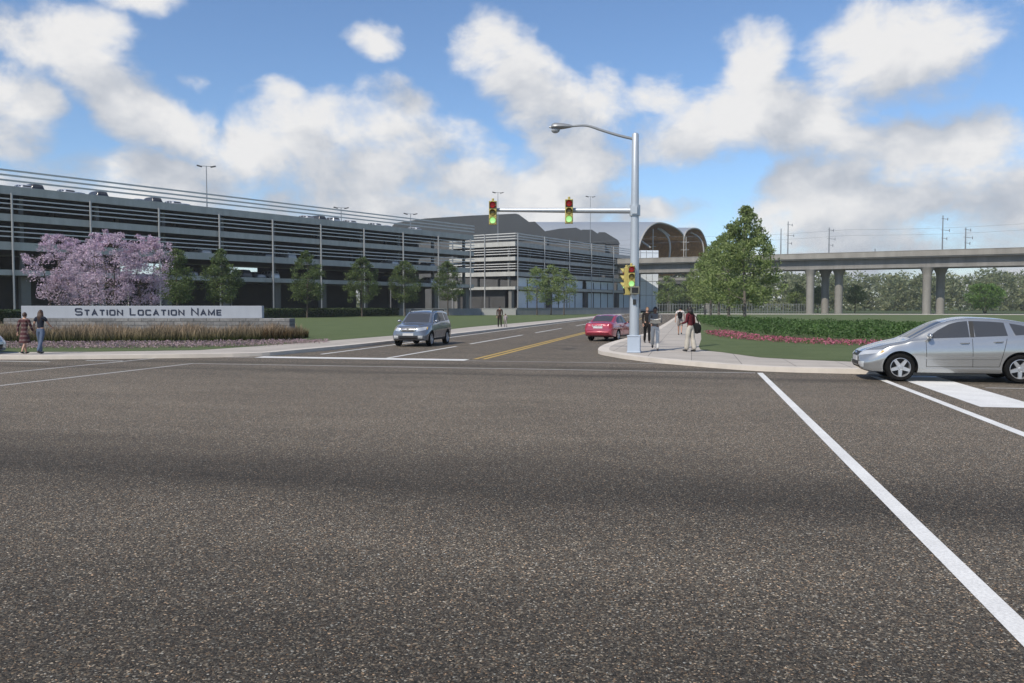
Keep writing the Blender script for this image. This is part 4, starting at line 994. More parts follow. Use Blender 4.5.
def patch(bvh, bot, top, dirv, n=14, m=6, off=.004, th=.012, name='patch', mat=None, parent=None, smooth=True):
    """a panel between two 3-D polylines, pressed onto the body along dirv"""
    b_, t_ = resample(bot, n), resample(top, n); dirv = Vector(dirv).normalized(); mb = MB(); rows = []
    for j in range(m+1):
        row = []
        for i in range(n+1):
            p = b_[i].lerp(t_[i], j/m); hit, nrm, _, _ = bvh.ray_cast(p-dirv*3, dirv)
            if hit is None: hit = bvh.find_nearest(p)[0]
            row.append(hit-dirv*off)
        rows.append(row)
    for row in rows: mb.v += row
    N = n+1
    for j in range(m):
        for i in range(n): mb.f.append([j*N+i, j*N+i+1, (j+1)*N+i+1, (j+1)*N+i]); mb.mi.append(0)
    border = [i for i in range(N)]+[j*N+n for j in range(1, m+1)]+[m*N+i for i in range(n-1, -1, -1)]+[j*N for j in range(m-1, 0, -1)]
    base = len(mb.v); mb.v += [mb.v[i]+dirv*th for i in border]
    for k in range(len(border)):
        q = (k+1) % len(border); mb.f.append([border[k], border[q], base+q, base+k]); mb.mi.append(0)
    me = mb.mesh(name, mat, smooth); bm = bmesh.new(); bm.from_mesh(me); bmesh.ops.recalc_face_normals(bm, faces=bm.faces)
    # the pane must face outwards
    if sum(f.normal.dot(dirv) for f in list(bm.faces)[:n*m]) > 0: bmesh.ops.reverse_faces(bm, faces=bm.faces)
    bm.to_mesh(me); bm.free()
    if smooth: me.set_sharp_from_angle(angle=R(40))
    o = bpy.data.objects.new(name, me); col.objects.link(o); o.parent = parent; return o
def wheel(parent, x, y, S, rimm, spokes=5):
    wr_, sd = S['wr'], (1 if y > 0 else -1)
    w_ = bpy.data.objects.new('wheel', None); col.objects.link(w_); w_.parent = parent; w_.location = (x, y, wr_)
    Mx = Matrix.Rotation(-sd*math.pi/2, 4, 'X')      # lathe z axis -> outward
    mb = MB(); wd = .105; rr_ = wr_*.71
    mb.lathe([(rr_*.97, -wd), (rr_+.02, -wd-.004), (wr_-.035, -wd-.006), (wr_-.008, -wd+.02), (wr_, -wd*.5), (wr_, wd*.5), (wr_-.008, wd-.02), (wr_-.035, wd+.006), (rr_+.02, wd+.004), (rr_*.97, wd-.006), (rr_*.97, -wd)], 36, 0, Mx)
    mb.build('tyre', rubber, w_, True, 30)
    mb = MB(); z0 = wd-.02
    mb.lathe([(rr_*.99, -wd*.9), (rr_*.99, z0+.012), (rr_*.93, z0+.016), (rr_*.88, z0-.01), (rr_*.86, -.03)], 36, 0, Mx)
    mb.lathe([(.001, z0+.012), (.045, z0+.01), (.062, z0-.005), (.066, z0-.05)], 20, 0, Mx)
    for k in range(spokes):
        a = 2*math.pi*k/spokes+.3; ca, sa = math.cos(a), math.sin(a)
        def P(r_, t, z): return Mx @ Vector((ca*r_-sa*t, sa*r_+ca*t, z))
        q = [P(.05, .045, z0), P(.05, -.045, z0), P(rr_*.90, -.034, z0+.005), P(rr_*.90, .034, z0+.005)]; q2 = [P(.05, .05, z0-.05), P(.05, -.05, z0-.05), P(rr_*.90, -.04, z0-.045), P(rr_*.90, .04, z0-.045)]
        b = len(mb.v); mb.v += q+q2; mb.f += [[b, b+1, b+2, b+3], [b+1, b+5, b+6, b+2], [b+3, b+2, b+6, b+7], [b, b+3, b+7, b+4]]; mb.mi += [0]*4
    mb.build('rim', rimm, w_, True, 30)
    mb = MB(); mb.lathe([(.001, -.02), (rr_*.86, -.02)], 28, 0, Mx); mb.build('brake_disc', trim, w_)
    return w_
def make_car(kind, name, label, paint, cat, full=True, hi=True):
    S = SPEC[kind]; L, Wd = S['L'], S['W']; X = lambda s: L/2-s
    t = thing(name, label, cat)
    bm = car_body_bm(S, 72 if hi else 30, 2 if hi else 1); bvh = BVHTree.FromBMesh(bm)
    me = bool_cut(bm, S, 'body', [paint, trim]); bm.free()
    body = bpy.data.objects.new('body', me); col.objects.link(body); body.parent = t
    for ax in S['ax']:
        for sd in (-1, 1): wheel(t, X(ax), sd*(Wd/2-.125), S, alloy)
    zt = lambda s: interp(*zip(*S['top']), s); bl = lambda s: interp(*zip(*S['belt']), s)
    # windscreen and rear window, pressed on from the front and the back
    a, b, w0, w1 = S['ws']
    n, m = (14, 6) if hi else (6, 3)
    za_, zb_ = zt(a)+.012, zt(b)-.02
    patch(bvh, [(X(a), -w0, za_), (X(a), 0, za_), (X(a), w0, za_)], [(X(b), -w1, zb_), (X(b), 0, zb_+.012), (X(b), w1, zb_)], (-.75, 0, -.66), n, m, name='windscreen', mat=carglass, parent=t)
    ra, rb = S['rw']; rw = (.50, .56) if kind != 'saloon' else (.50, .56)
    z1_, z2_ = zt(ra)-.03, (zt(rb) if kind != 'saloon' else zt(rb)+.015)
    patch(bvh, [(X(rb), -rw[1], z2_), (X(rb), rw[1], z2_)], [(X(ra), -rw[0], z1_), (X(ra), rw[0], z1_)], (1, 0, -.25 if kind != 'saloon' else -.8), n, m, name='rear_window', mat=carglass, parent=t)
    for sd in (-1, 1):
        dv = (0, -sd, 0)
        def pl(pts): return [(X(s), sd*2, z) for s, z in pts]
        if kind == 'hatchback': wins = [([(1.47, 1.035), (2.40, 1.075)], [(1.50, 1.065), (1.72, 1.23), (1.98, 1.38), (2.18, 1.435), (2.37, 1.455)]), ([(2.52, 1.08), (3.22, 1.115)], [(2.50, 1.455), (2.85, 1.445), (3.16, 1.42)]), ([(3.38, 1.125), (3.98, 1.17)], [(3.28, 1.405), (3.55, 1.355), (3.82, 1.27), (3.98, 1.19)])]
        elif kind == 'offroader': wins = [([(1.40, 1.11), (2.28, 1.13)], [(1.46, 1.16), (1.80, 1.43), (2.02, 1.54), (2.28, 1.575)]), ([(2.40, 1.14), (3.18, 1.16)], [(2.38, 1.58), (3.14, 1.57)]), ([(3.32, 1.17), (4.02, 1.2)], [(3.26, 1.565), (3.7, 1.53), (3.98, 1.46)])]
        else: wins = [([(1.55, .945), (2.42, .97)], [(1.60, 1.0), (1.92, 1.20), (2.15, 1.30), (2.42, 1.345)]), ([(2.54, .975), (3.45, .985)], [(2.52, 1.345), (2.85, 1.34), (3.2, 1.24), (3.45, 1.06)])]
        for bt, tp in wins: patch(bvh, pl(bt), pl(tp), dv, n, m, name='window', mat=carglass, parent=t)
        if not full: continue
        e0, e1 = wins[0][0][0][0], wins[-1][0][1][0]
        # window surround, door shut lines, handles, sill and rubbing strip
        for s0, s1, z0 in ((S['ax'][0]+S['arch']+.12, S['ax'][1]-S['arch']-.05, S['zb']+.33), ):
            patch(bvh, pl([(s0, z0), (s1, z0+.02)]), pl([(s0+.05, z0+.05), (s1-.03, z0+.085)]), dv, 14, 1, .010, .016, 'rubbing_strip', paint, t)
        patch(bvh, pl([(S['ax'][0]+S['arch']+.02, S['zb']+.012), (S['ax'][1]-S['arch']-.02, S['zb']+.012)]), pl([(S['ax'][0]+S['arch']+.03, S['zb']+.11), (S['ax'][1]-S['arch']-.03, S['zb']+.12)]), dv, 14, 2, .016, .024, 'sill', paint if kind == 'hatchback' else trim, t)
        dl = [wins[0][0][0][0]-.02, (wins[0][0][1][0]+wins[1][0][0][0])/2]
        zlow = S['zb']+.15
        for s in dl:
            zu = bl(s)-.0; patch(bvh, pl([(s, zlow), (s+.011, zlow)]), pl([(s-.01, zu), (s+.001, zu)]), dv, 1, 10, .0025, .006, 'shut_line', trim, t)
        s = S['ax'][1]-S['arch']-.06; sr = s-.02
        patch(bvh, pl([(s, zlow+.02), (s+.011, zlow+.02)]), pl([(s+.16, bl(s)-.02), (s+.171, bl(s)-.02)]), dv, 1, 10, .0025, .006, 'shut_line', trim, t)
        patch(bvh, pl([(dl[0], zlow-.006), (s, zlow+.014)]), pl([(dl[0], zlow+.004), (s, zlow+.024)]), dv, 14, 1, .0025, .006, 'shut_line', trim, t)
        patch(bvh, pl([(wins[0][0][1][0]+.015, bl(2.4)+.035), (wins[1][0][0][0]-.015, bl(2.4)+.035)]), pl([(wins[0][0][1][0]-.0, wins[0][1][-1][1]), (wins[1][0][0][0]-.015, wins[1][1][0][1])]), dv, 2, 6, .003, .006, 'pillar', trim, t)
        for hs in (dl[1]-.17, s-.02):
            p = bvh.ray_cast(Vector((X(hs), sd*2, bl(hs)-.10)), Vector(dv))[0]
            mb = MB(); mb.tube([(p.x+.10, p.y-sd*.01, p.z), (p.x+.07, p.y+sd*.028, p.z), (p.x-.07, p.y+sd*.028, p.z+.004), (p.x-.10, p.y-sd*.01, p.z+.004)], .016, 8); mb.build('door_handle', paint, t, True)
        ms_ = wins[0][0][0][0]+.05; p = bvh.ray_cast(Vector((X(ms_), sd*2, wins[0][0][0][1]+.005)), Vector(dv))[0]
        mb = MB(); mb.ball((p.x+.015, p.y+sd*.14, p.z+.055), (.065, .105, .072), 14, 9); mb.tube([(p.x, p.y-sd*.03, p.z+.0), (p.x+.01, p.y+sd*.10, p.z+.04)], .028, 8); mr_ = mb.build('mirror', paint, t, True)
        mb = MB(); mb.ball((p.x-.030, p.y+sd*.14, p.z+.055), (.026, .088, .056), 12, 8); mb.build('mirror_glass', carglass, mr_, True)
        # lamps
        dd = Vector((-1, -sd*.75, 0)).normalized()
        hz_ = {'hatchback': (.60, .735), 'offroader': (.72, .90), 'saloon': (.55, .67)}[kind]
        y0, y1 = (.40, .80) if kind != 'hatchback' else (.44, .82)
        def fr(y, z, x=X(0)+.3): return Vector((x, sd*y, z))-dd*.0
        hl = patch(bvh, [(X(.0), sd*(y0), hz_[0]), (X(.28), sd*y1, hz_[0]+.065)], [(X(.0), sd*(y0+.05), hz_[1]-.02), (X(.55), sd*(y1-.02), hz_[1]+.03)], dd, 12, 5, .005, .02, 'headlight', lampc, t)
        patch(bvh, [(X(.38), sd*y1, hz_[0]+.065), (X(.47), sd*y1, hz_[0]+.09)], [(X(.44), sd*y1, hz_[1]+.0), (X(.56), sd*y1, hz_[1]+.02)], dd, 4, 3, .009, .02, 'indicator', lampa, hl)
        fz = S['zb']+.11
        patch(bvh, [(X(0), sd*.50, fz), (X(.1), sd*.66, fz)], [(X(0), sd*.48, fz+.13), (X(.1), sd*.68, fz+.14)], (-1, -sd*.3, 0), 6, 4, .006, .02, 'fog_lamp', lampc, t)
        tz = {'hatchback': (.86, 1.12), 'offroader': (.92, 1.25), 'saloon': (.70, .90)}[kind]
        dr_ = Vector((1, -sd*.7, 0)).normalized()
        patch(bvh, [(X(L-.02), sd*.62, tz[0]), (X(L-.22), sd*.80, tz[0])], [(X(L-.1), sd*.60, tz[1]), (X(L-.3), sd*.76, tz[1])], dr_, 6, 6, .006, .02, 'tail_lamp', lampr, t)
    if full:
        gz = {'hatchback': (.60, .69), 'offroader': (.70, .87), 'saloon': (.52, .62)}[kind]
        gr = patch(bvh, [(X(-.1), -.33, gz[0]), (X(-.1), .33, gz[0])], [(X(-.1), -.38, gz[1]), (X(-.1), .38, gz[1])], (-1, 0, 0), 12, 4, .005, .02, 'grille', trim, t)
        if kind == 'offroader':
            for f in (.3, .7): z = gz[0]+(gz[1]-gz[0])*f; patch(bvh, [(X(-.1), -.36, z-.015), (X(-.1), .36, z-.015)], [(X(-.1), -.36, z+.015), (X(-.1), .36, z+.015)], (-1, 0, 0), 12, 1, .018, .02, 'grille_bar', chrome, gr)
        z = sum(gz)/2; p = bvh.ray_cast(Vector((X(-.5), 0, z)), Vector((-1, 0, 0)))[0]
        mb = MB(); mb.tube([(p.x-.01, 0, z), (p.x+.03, 0, z)], .055, 16); mb.build('badge', chrome, gr, True)
        lz = S['zb']+.08
        patch(bvh, [(X(-.1), -.44, lz), (X(-.1), .44, lz)], [(X(-.1), -.46, lz+.16), (X(-.1), .46, lz+.16)], (-1, 0, 0), 12, 4, .005, .02, 'lower_intake', trim, t)
        patch(bvh, [(X(-.1), -.26, lz+.17), (X(-.1), .26, lz+.17)], [(X(-.1), -.26, lz+.28), (X(-.1), .26, lz+.28)], (-1, 0, 0), 6, 2, .012, .02, 'number_plate', plate_m, t)
        rz_ = {'hatchback': .74, 'offroader': .80, 'saloon': .70}[kind]
        patch(bvh, [(X(L+.1), -.26, rz_), (X(L+.1), .26, rz_)], [(X(L+.1), -.26, rz_+.12), (X(L+.1), .26, rz_+.12)], (1, 0, 0), 6, 2, .010, .02, 'number_plate', plate_m, t)
        mb = MB(); mb.box((X(L)+.03, 0, S['zb']+.28), (.12, Wd*.72, .10)); mb.build('bumper_strip', trim if kind != 'saloon' else paint, t, bevel=.03)
        if kind == 'offroader':
            for sd in (-1, 1):
                mb = MB(); mb.tube([(X(1.95), sd*.56, 1.62), (X(2.1), sd*.57, 1.71), (X(3.7), sd*.56, 1.71), (X(3.85), sd*.55, 1.62)], .022, 8); mb.build('roof_rail', trim, t, True)
    # floor under the body keeps daylight out of the arches
    mb = MB(); mb.box((0, 0, S['zb']+.16), (L*.8, Wd*.55, .14)); mb.build('underbody', trim, t)
    return t
def place(t, x, y, z, rz): t.location = (x, y, z); t.rotation_euler = (0, 0, rz); return t
silver = car_paint('silver_paint', (.37, .38, .385), .65, .22); blueg = car_paint('blue_grey_paint', (.17, .185, .215), .45, .22); redp = car_paint('red_paint', (.34, .032, .060), .15, .22)
pf_, pr_ = G(900, 381.5), G(1017, 383.8)
hx = math.atan2(pf_.y-pr_.y, pf_.x-pr_.x)
c1 = make_car('hatchback', 'hatchback_car', 'silver hatchback waiting at the stop bar on the right, seen from its side', silver, 'car')
ctr = Vector((pf_.x, pf_.y, 0))-Vector((math.cos(hx), math.sin(hx), 0))*(4.35/2-.885)*1.04+Vector((-math.sin(hx), math.cos(hx), 0))*(-(1.775/2-.02))
place(c1, ctr.x, ctr.y, .006, hx); c1.scale = (1.04, 1.04, 1.045)
c2 = make_car('offroader', 'offroader_car', 'blue-grey compact off-roader driving towards the junction in the left lane', blueg, 'car')
q = G(412.5, 346.2); place(c2, q.x+.05, q.y+4.4/2-.87+.1, .006, -math.pi/2)
c3 = make_car('saloon', 'saloon_car', 'red saloon car seen from behind, driving away left of the signal pole', redp, 'car')
q1 = G(603.5, 340.8); ang = math.pi/2-R(13); place(c3, q1.x+math.cos(ang)*1.25, q1.y+math.sin(ang)*1.25, .006, ang)
# pale strokes across the boot lid
mb = MB()
for (y0, z0, y1, z1) in ((-.30, .80, -.30, .90), (-.30, .80, -.20, .80), (-.12, .80, -.12, .86), (-.05, .80, -.05, .87), (-.05, .80, .03, .80), (.08, .80, .08, .87), (.08, .80, .15, .80), (.21, .80, .21, .90), (.21, .90, .32, .90)):
    mb.tube([(-2.232+.0, -y0, z0), (-2.232, -y1, z1)], .014, 6)
mb.build('boot_strokes', M('pale_strokes', (.62, .58, .60), .4), c3)
c4 = copy_tree(c1); c4['label'] = 'silver car cut off by the left edge of the picture, beside the walking couple'
q = G(3, 358.8); place(c4, q.x-4.35/2-.85, q.y+.45, .006, R(-4))
# cars parked on the garage decks: simpler copies
pk = {}
for kn, pn, cc, lab in (('hatchback', 'white', (.62, .62, .62), 'white'), ('offroader', 'black', (.03, .03, .034), 'black'), ('saloon', 'grey', (.2, .215, .235), 'grey'), ('offroader', 'pale', (.45, .47, .48), 'pale')):
    pk[lab] = make_car(kn, 'parked_car', None, car_paint('parked_'+pn, cc), 'parked car', full=False, hi=False)
gdir = math.atan2(dAB.y, dAB.x); gn = Vector((-dAB.y, dAB.x, 0)); used_p = set()
def park(colr, px, lvl, back, label, rz, g0=A0, dd=dAB):
    t = pk[colr] if colr not in used_p else copy_tree(pk[colr]); used_p.add(colr)
    nn = Vector((-dd.y, dd.x, 0)); p = g0+nn*back; s = along(px, p, dd); q = p+dd*s
    z = LV[lvl]-.02 if lvl < 0 else LV[lvl]-{0: .385, 1: .475, 2: .445, 3: .49}[lvl]
    place(t, q.x, q.y, z+.0, math.atan2(dd.y, dd.x)+rz); t['label'] = label; t['group'] = 'cars parked in the garage'
H2 = math.pi/2
ROOF = [('white', 24, 'white car at the left end of the roof deck'), ('black', 34, 'black car on the roof deck next to the leftmost white one'), ('white', 66, 'white car on the roof deck above the left blossoms'), ('grey', 82, 'grey car on the roof deck above the middle blossoms'), ('black', 98, 'black car on the roof deck above the blossoms, right of the grey one'), ('grey', 142, 'grey car on the roof deck left of the tallest roof lamp'), ('black', 152, 'black car on the roof deck beside a grey one, left of the tallest roof lamp'), ('white', 172, 'white car on the roof deck closest to the tallest roof lamp'), ('grey', 187, 'grey car on the roof deck just left of the tallest roof lamp'), ('white', 304, 'white car on the roof deck midway between the first two lamps'), ('black', 316, 'black car on the roof deck between the first two lamps'), ('pale', 330, 'pale silver car on the roof deck left of the second lamp'), ('white', 347, 'white car on the roof deck under the second lamp'), ('white', 372, 'white car on the roof deck right of the second lamp'), ('grey', 388, 'grey car on the roof deck between the second and third lamps'), ('white', 412, 'white car on the roof deck below the third lamp')]
for c_, px, lab in ROOF: park(c_, px, 3, 6.0, lab, H2 if c_ != 'grey' else -H2)
for c_, px, lab in (('grey', 186, 'grey car on the lowest deck behind the dark tree'), ('black', 201, 'black car on the lowest deck left of the tree above NAME'), ('grey', 254, 'grey car on the open lowest deck, clearest between two trees'), ('pale', 268, 'pale car on the lowest deck, left of a tall post'), ('black', 240, 'black car on the lowest deck just right of the tree above NAME'), ('pale', 426, 'pale car on the lowest deck above the grey off-roader'), ('grey', 434, 'grey car on the lowest deck right of the pale one'), ('black', 386, 'black car on the lowest deck between two young trees')): park(c_, px, 0, 4.0, lab, H2)
for c_, px, lab in (('white', 200, 'white car behind the rails of the second deck above NAME'), ('grey', 262, 'grey car behind the rails of the second deck'), ('pale', 285, 'pale car behind the rails of the second deck, right of the grey one'), ('white', 388, 'white car behind the rails of the second deck near the middle'), ('grey', 425, 'grey car behind the rails of the second deck near its right end')): park(c_, px, 1, 4.0, lab, H2)

# ------------------------------------------------------------------ people
skin = M('skin', (.36, .21, .15), .55, var=.03); skin_d = M('deep_skin', (.16, .085, .055), .55, var=.03)
hair_b = M('brown_hair', (.045, .022, .012), .6, var=.2, scale=20); hair_k = M('black_hair', (.010, .009, .009), .55, var=.2, scale=20); hair_f = M('fair_hair', (.20, .12, .05), .6, var=.2, scale=20)
eye_m = M('eye_dark', (.015, .012, .01), .3); lip_m = M('lip', (.26, .09, .08), .5)
def cloth(n, c, **k): return M(n, c, .9, 0, var=.10, scale=9, bump=.25, bscale=25, spec=.15, **k)
def plaid():
    m = bpy.data.materials.new('plaid_cloth'); m.use_nodes = True; t = NT(m.node_tree); b = m.node_tree.nodes['Principled BSDF']
    tc = t.new('ShaderNodeTexCoord').outputs['Object']; sx = t.new('ShaderNodeSeparateXYZ'); t.put(sx.inputs[0], tc)
    f = lambda v, s, w_: t.m('LESS_THAN', t.m('FRACT', t.m('MULTIPLY', v, s)), w_)
    c = t.mix(f(sx.outputs[2], 6.5, .42), (.055, .012, .016, 1), (.13, .09, .085, 1)); c = t.mix(t.m('MULTIPLY', f(sx.outputs[0], 8, .35), .55), c, (.05, .012, .016, 1))
    t.put(b.inputs['Base Color'], c); b.inputs['Roughness'].default_value = .9; return m
def skinmesh(chains, name, mats, sub=2, extra=None, fmat=None):
    """chains: list of [(point, radius), ...] grown into one skin; a chain starting with an index joins that vertex"""
    vs, es, rs = [], [], []; idx = {}
    for ch in chains:
        prev = None
        for p, r_ in ch:
            k = tuple(round(c, 4) for c in p)
            if k not in idx: idx[k] = len(vs); vs.append(tuple(p)); rs.append(r_)
            if prev is not None and prev != idx[k]: es.append((prev, idx[k]))
            prev = idx[k]
    me = bpy.data.meshes.new(name); me.from_pydata(vs, es, []); o = bpy.data.objects.new(name, me); col.objects.link(o)
    o.modifiers.new('skin', 'SKIN').use_smooth_shade = True
    for i, sv in enumerate(me.skin_vertices[0].data):
        r_ = rs[i]; sv.radius = (r_, r_) if isinstance(r_, (int, float)) else r_; sv.use_root = (i == 0)
    s = o.modifiers.new('sub', 'SUBSURF'); s.levels = s.render_levels = sub
    bpy.context.view_layer.update(); dg = bpy.context.evaluated_depsgraph_get(); m2 = bpy.data.meshes.new_from_object(o.evaluated_get(dg)); bpy.data.objects.remove(o); m2.name = name
    if extra is not None:
        bm = bmesh.new(); bm.from_mesh(m2); 
        e = extra.mesh('x', mats, True); bm2 = bmesh.new(); bm2.from_mesh(e)
        off = len(bm.verts); nv = [bm.verts.new(v.co) for v in bm2.verts]
        for f in bm2.faces:
            try: q = bm.faces.new([nv[v.index] for v in f.verts]); q.material_index = f.material_index; q.smooth = True
            except ValueError: pass
        bm.to_mesh(m2); bm.free(); bm2.free()
    m2.materials.clear()
    for m in (mats if isinstance(mats, (list, tuple)) else [mats]): m2.materials.append(m)
    m2.polygons.foreach_set('use_smooth', [True]*len(m2.polygons))
    return m2
def dirv(a, b=0): return Vector((math.sin(b), math.sin(a)*math.cos(b), -math.cos(a)*math.cos(b)))    # a forward swing, b sideways, from hanging down
def person(label, x, y, z, rz, H=1.72, legs=((22, 6), (-18, 20)), arms=((-18, 20, 8), (20, 25, 8)), sk=skin, hair=hair_b, hairlen=.0, top=None, toplong=True, bottom='trousers', botm=None, shoe=None, build=1., female=False, lookdown=0., hem=None):
    t = thing('person', label, 'person', (x, y, z), rz)
    k = H/1.72; S = lambda *a: Vector(a)*k
    hipz = .90; lean = R(3)
    pel = S(0, 0, hipz+.02); wst = S(0, .012, 1.06); chest = S(0, .02, 1.26); nb_ = S(0, .015, 1.42); neck = S(0, .025, 1.49); headc = S(0, .045, 1.60)
    bw = build; shw = (.175 if female else .20)*bw
    body = [[(pel, S(.125*bw, .095, 0)[:2]), (wst, (.11*k*bw, .085*k)), (chest, (.145*k*bw, .10*k)), (nb_, (.085*k, .07*k)), (neck, .050*k), (headc-S(0, .0, .06), .048*k)]]
    trous, shirt, shoes = [], [], []
    shirt.append([(pel+S(0, 0, -.02 if hem is None else hem), (.145*k*bw, .112*k)), (wst, (.125*k*bw, .10*k)), (chest, (.155*k*bw, .112*k)), (nb_, (.105*k, .085*k))])
    trous.append([(wst-S(0, 0, .05), (.122*k*bw, .098*k)), (pel, (.14*k*bw, .11*k))])
    foots = []
    for (hip, knee), sd in zip(legs, (-1, 1)):
        h = pel+S(sd*.085, 0, -.05); d1 = dirv(R(hip), sd*R(1.5)); kn = h+d1*.42*k; d2 = dirv(R(hip-knee), 0); an = kn+d2*.41*k
        body.append([(pel, (.125*bw*k, .095*k)), (h, .085*k*bw), (h.lerp(kn, .5), .076*k*bw), (kn, .056*k), (kn.lerp(an, .35), .054*k), (an, .036*k)])
        r1 = 1.14 if bottom != 'wide' else 1.35; r2 = 1.3 if bottom != 'wide' else 1.9
        if bottom in ('trousers', 'wide'): trous.append([(pel, (.14*k*bw, .11*k)), (h, .098*k*bw), (h.lerp(kn, .5), .080*k*r1*bw), (kn, .062*k*r1), (kn.lerp(an, .4), .058*k*r2), (an+d2*.03*k, .050*k*r2)])
        elif bottom == 'shorts': trous.append([(pel, (.14*k*bw, .11*k)), (h, .102*k*bw), (h.lerp(kn, .5), .098*k), (h.lerp(kn, .92), .092*k)])
        fd = Vector((0, math.cos(R(max(-50, (hip-knee)*.5))), math.sin(R(max(-50, (hip-knee)*.5))))); heel = an+d2*.045*k-fd*.045*k; toe = heel+fd*.235*k
        body.append([(an, .036*k), (an+d2*.035*k+fd*.03*k, .034*k), (toe-fd*.03*k, .028*k)])
        shoes.append([(heel, (.042*k, .042*k)), (heel+fd*.10*k, (.046*k, .042*k)), (toe, (.036*k, .028*k))]); foots += [an.z-.075*k, heel.z-.042*k, toe.z-.03*k]
    ex = MB()
    for (sw, el, out), sd in zip(arms, (-1, 1)):
        sh = S(sd*shw, .01, 1.395); d1 = dirv(R(sw), sd*R(out)); e = sh+d1*.285*k; d2 = dirv(R(sw+el), sd*R(out*.2-el*.12)); wr = e+d2*.25*k
        body.append([(nb_, (.085*k, .07*k)), (sh, .052*k*bw), (sh.lerp(e, .5), .046*k*bw), (e, .037*k), (e.lerp(wr, .4), .036*k), (wr, .024*k), (wr+d2*.075*k, (.036*k, .018*k))])
        sl = [(nb_, (.105*k, .085*k)), (sh, .070*k*bw), (sh.lerp(e, .55), .060*k*bw)]
        if toplong: sl += [(e, .052*k), (wr-d2*.02*k, .042*k)]
        shirt.append(sl)
        side = d2.cross(Vector((0, 1, 0)) if abs(d2.y) < .8 else Vector((0, 0, 1))).normalized(); nrm = side.cross(d2).normalized()
        palm = wr+d2*.085*k
        for i, (o_, ln) in enumerate(((-.024, .068), (-.008, .078), (.008, .074), (.024, .058))):
            b0_ = palm+side*o_*k-d2*.02*k; b1_ = b0_+d2*ln*.55*k; b2_ = b1_+(d2*.8+nrm*.6*sd).normalized()*ln*.5*k
            ex.tube([b0_, b1_, b2_], [.0095*k, .0085*k, .006*k], 6)
        b0_ = wr+d2*.03*k-side*.03*k; ex.tube([b0_, b0_+(d2*.7-side*.7).normalized()*.035*k, b0_+(d2*.95-side*.45).normalized()*.068*k], [.011*k, .010*k, .007*k], 6)
    # head with face
    hr = Matrix.Rotation(-R(lookdown), 3, 'X'); HC = headc
    def hp(x_, y_, z_): return HC+hr @ (Vector((x_, y_, z_))*k)
    n, m = 16, 12; b = len(ex.v)
    for i in range(m+1):
        ph = math.pi*i/m
        for j in range(n):
            a = 2*math.pi*j/n; px_, py_, pz_ = math.sin(ph)*math.cos(a), math.sin(ph)*math.sin(a), math.cos(ph)
            jaw = 1-.30*max(0, -pz_)**1.3; ex.v.append(hp(px_*.076*jaw, py_*.096*(jaw*.5+.5)+(.012*max(0, -pz_)), pz_*.118))
    for i in range(m):
        for j in range(n): ex.f.append([b+i*n+j, b+(i+1)*n+j, b+(i+1)*n+(j+1) % n, b+i*n+(j+1) % n]); ex.mi.append(0)
    ex.tube([hp(0, .088, .012), hp(0, .112, -.022), hp(0, .096, -.034)], [.009*k, .014*k, .010*k], 6)
    for sd in (-1, 1):
        ex.ball(hp(sd*.030, .087, .006), .010*k, 8, 6, 1); ex.ball(hp(sd*.077, -.002, -.006), Vector((.010, .020, .030))*k, 8, 6, 0)
    ex.ball(hp(0, .088, -.058), Vector((.024, .010, .009))*k, 8, 6, 2)
    def part(nm, me): o = bpy.data.objects.new(nm, me); col.objects.link(o); o.parent = t; return o
    part('body', skinmesh(body, 'body', [sk, eye_m, lip_m], 2, ex))
    part('top', skinmesh(shirt, 'top', top))
    if bottom in ('trousers', 'wide', 'shorts'): part('trousers' if bottom != 'shorts' else 'shorts', skinmesh(trous, 'trousers', botm))
    elif bottom == 'skirt':
        mb = MB(); prof = []; nn = 28
        for f in (0, .2, .45, .7, 1):
            zz_ = (1.02-.56*f)*k; rx, ry = (.125+.10*f)*k, (.105+.125*f)*k
            mb.v += [Vector((math.cos(6.283*j/nn)*rx*(1+.06*f*math.sin(j*2.2)), math.sin(6.283*j/nn)*ry*(1+.06*f*math.sin(j*1.7)), zz_)) for j in range(nn)]
        for i in range(4):
            for j in range(nn): mb.f.append([i*nn+j, i*nn+(j+1) % nn, (i+1)*nn+(j+1) % nn, (i+1)*nn+j]); mb.mi.append(0)
        part('skirt', mb.mesh('skirt', botm, True))
    for s_ in shoes: part('shoe', skinmesh([s_], 'shoe', shoe or rubber))
    # hair: cap over the skull plus a fall at the back
    mb = MB(); b = 0; n, m = 18, 9
    for i in range(m+1):
        for j in range(n):
            a = 2*math.pi*j/n; front = max(0, math.sin(a)); ph = (math.pi*.60-front*math.pi*.30)*i/m
            px_, py_, pz_ = math.sin(ph)*math.cos(a), math.sin(ph)*math.sin(a), math.cos(ph)
            wv = 1+.03*math.sin(a*5+ph*7); mb.v.append(hp(px_*.088*wv, (py_*.106-.006)*wv, pz_*.130+.004))
    for i in range(m):
        for j in range(n): mb.f.append([i*n+j, (i+1)*n+j, (i+1)*n+(j+1) % n, i*n+(j+1) % n]); mb.mi.append(0)
    if hairlen:
        for j in range(9):
            a = math.pi*(1.0+j/8)+0; st = hp(math.cos(a)*.075, math.sin(a)*.085-.004, .02)
            mb.tube([st, st+S(math.cos(a)*.02, -.02, -.45*hairlen), st+S(math.cos(a)*.025, -.03+.01*math.sin(j*3), -hairlen)], [.030*k, .036*k, .012*k], 7)
    part('hair', mb.mesh('hair', hair, True))
    lo = min(foots); 
    for c in t.children: c.location = (0, 0, -lo)
    return t, -lo
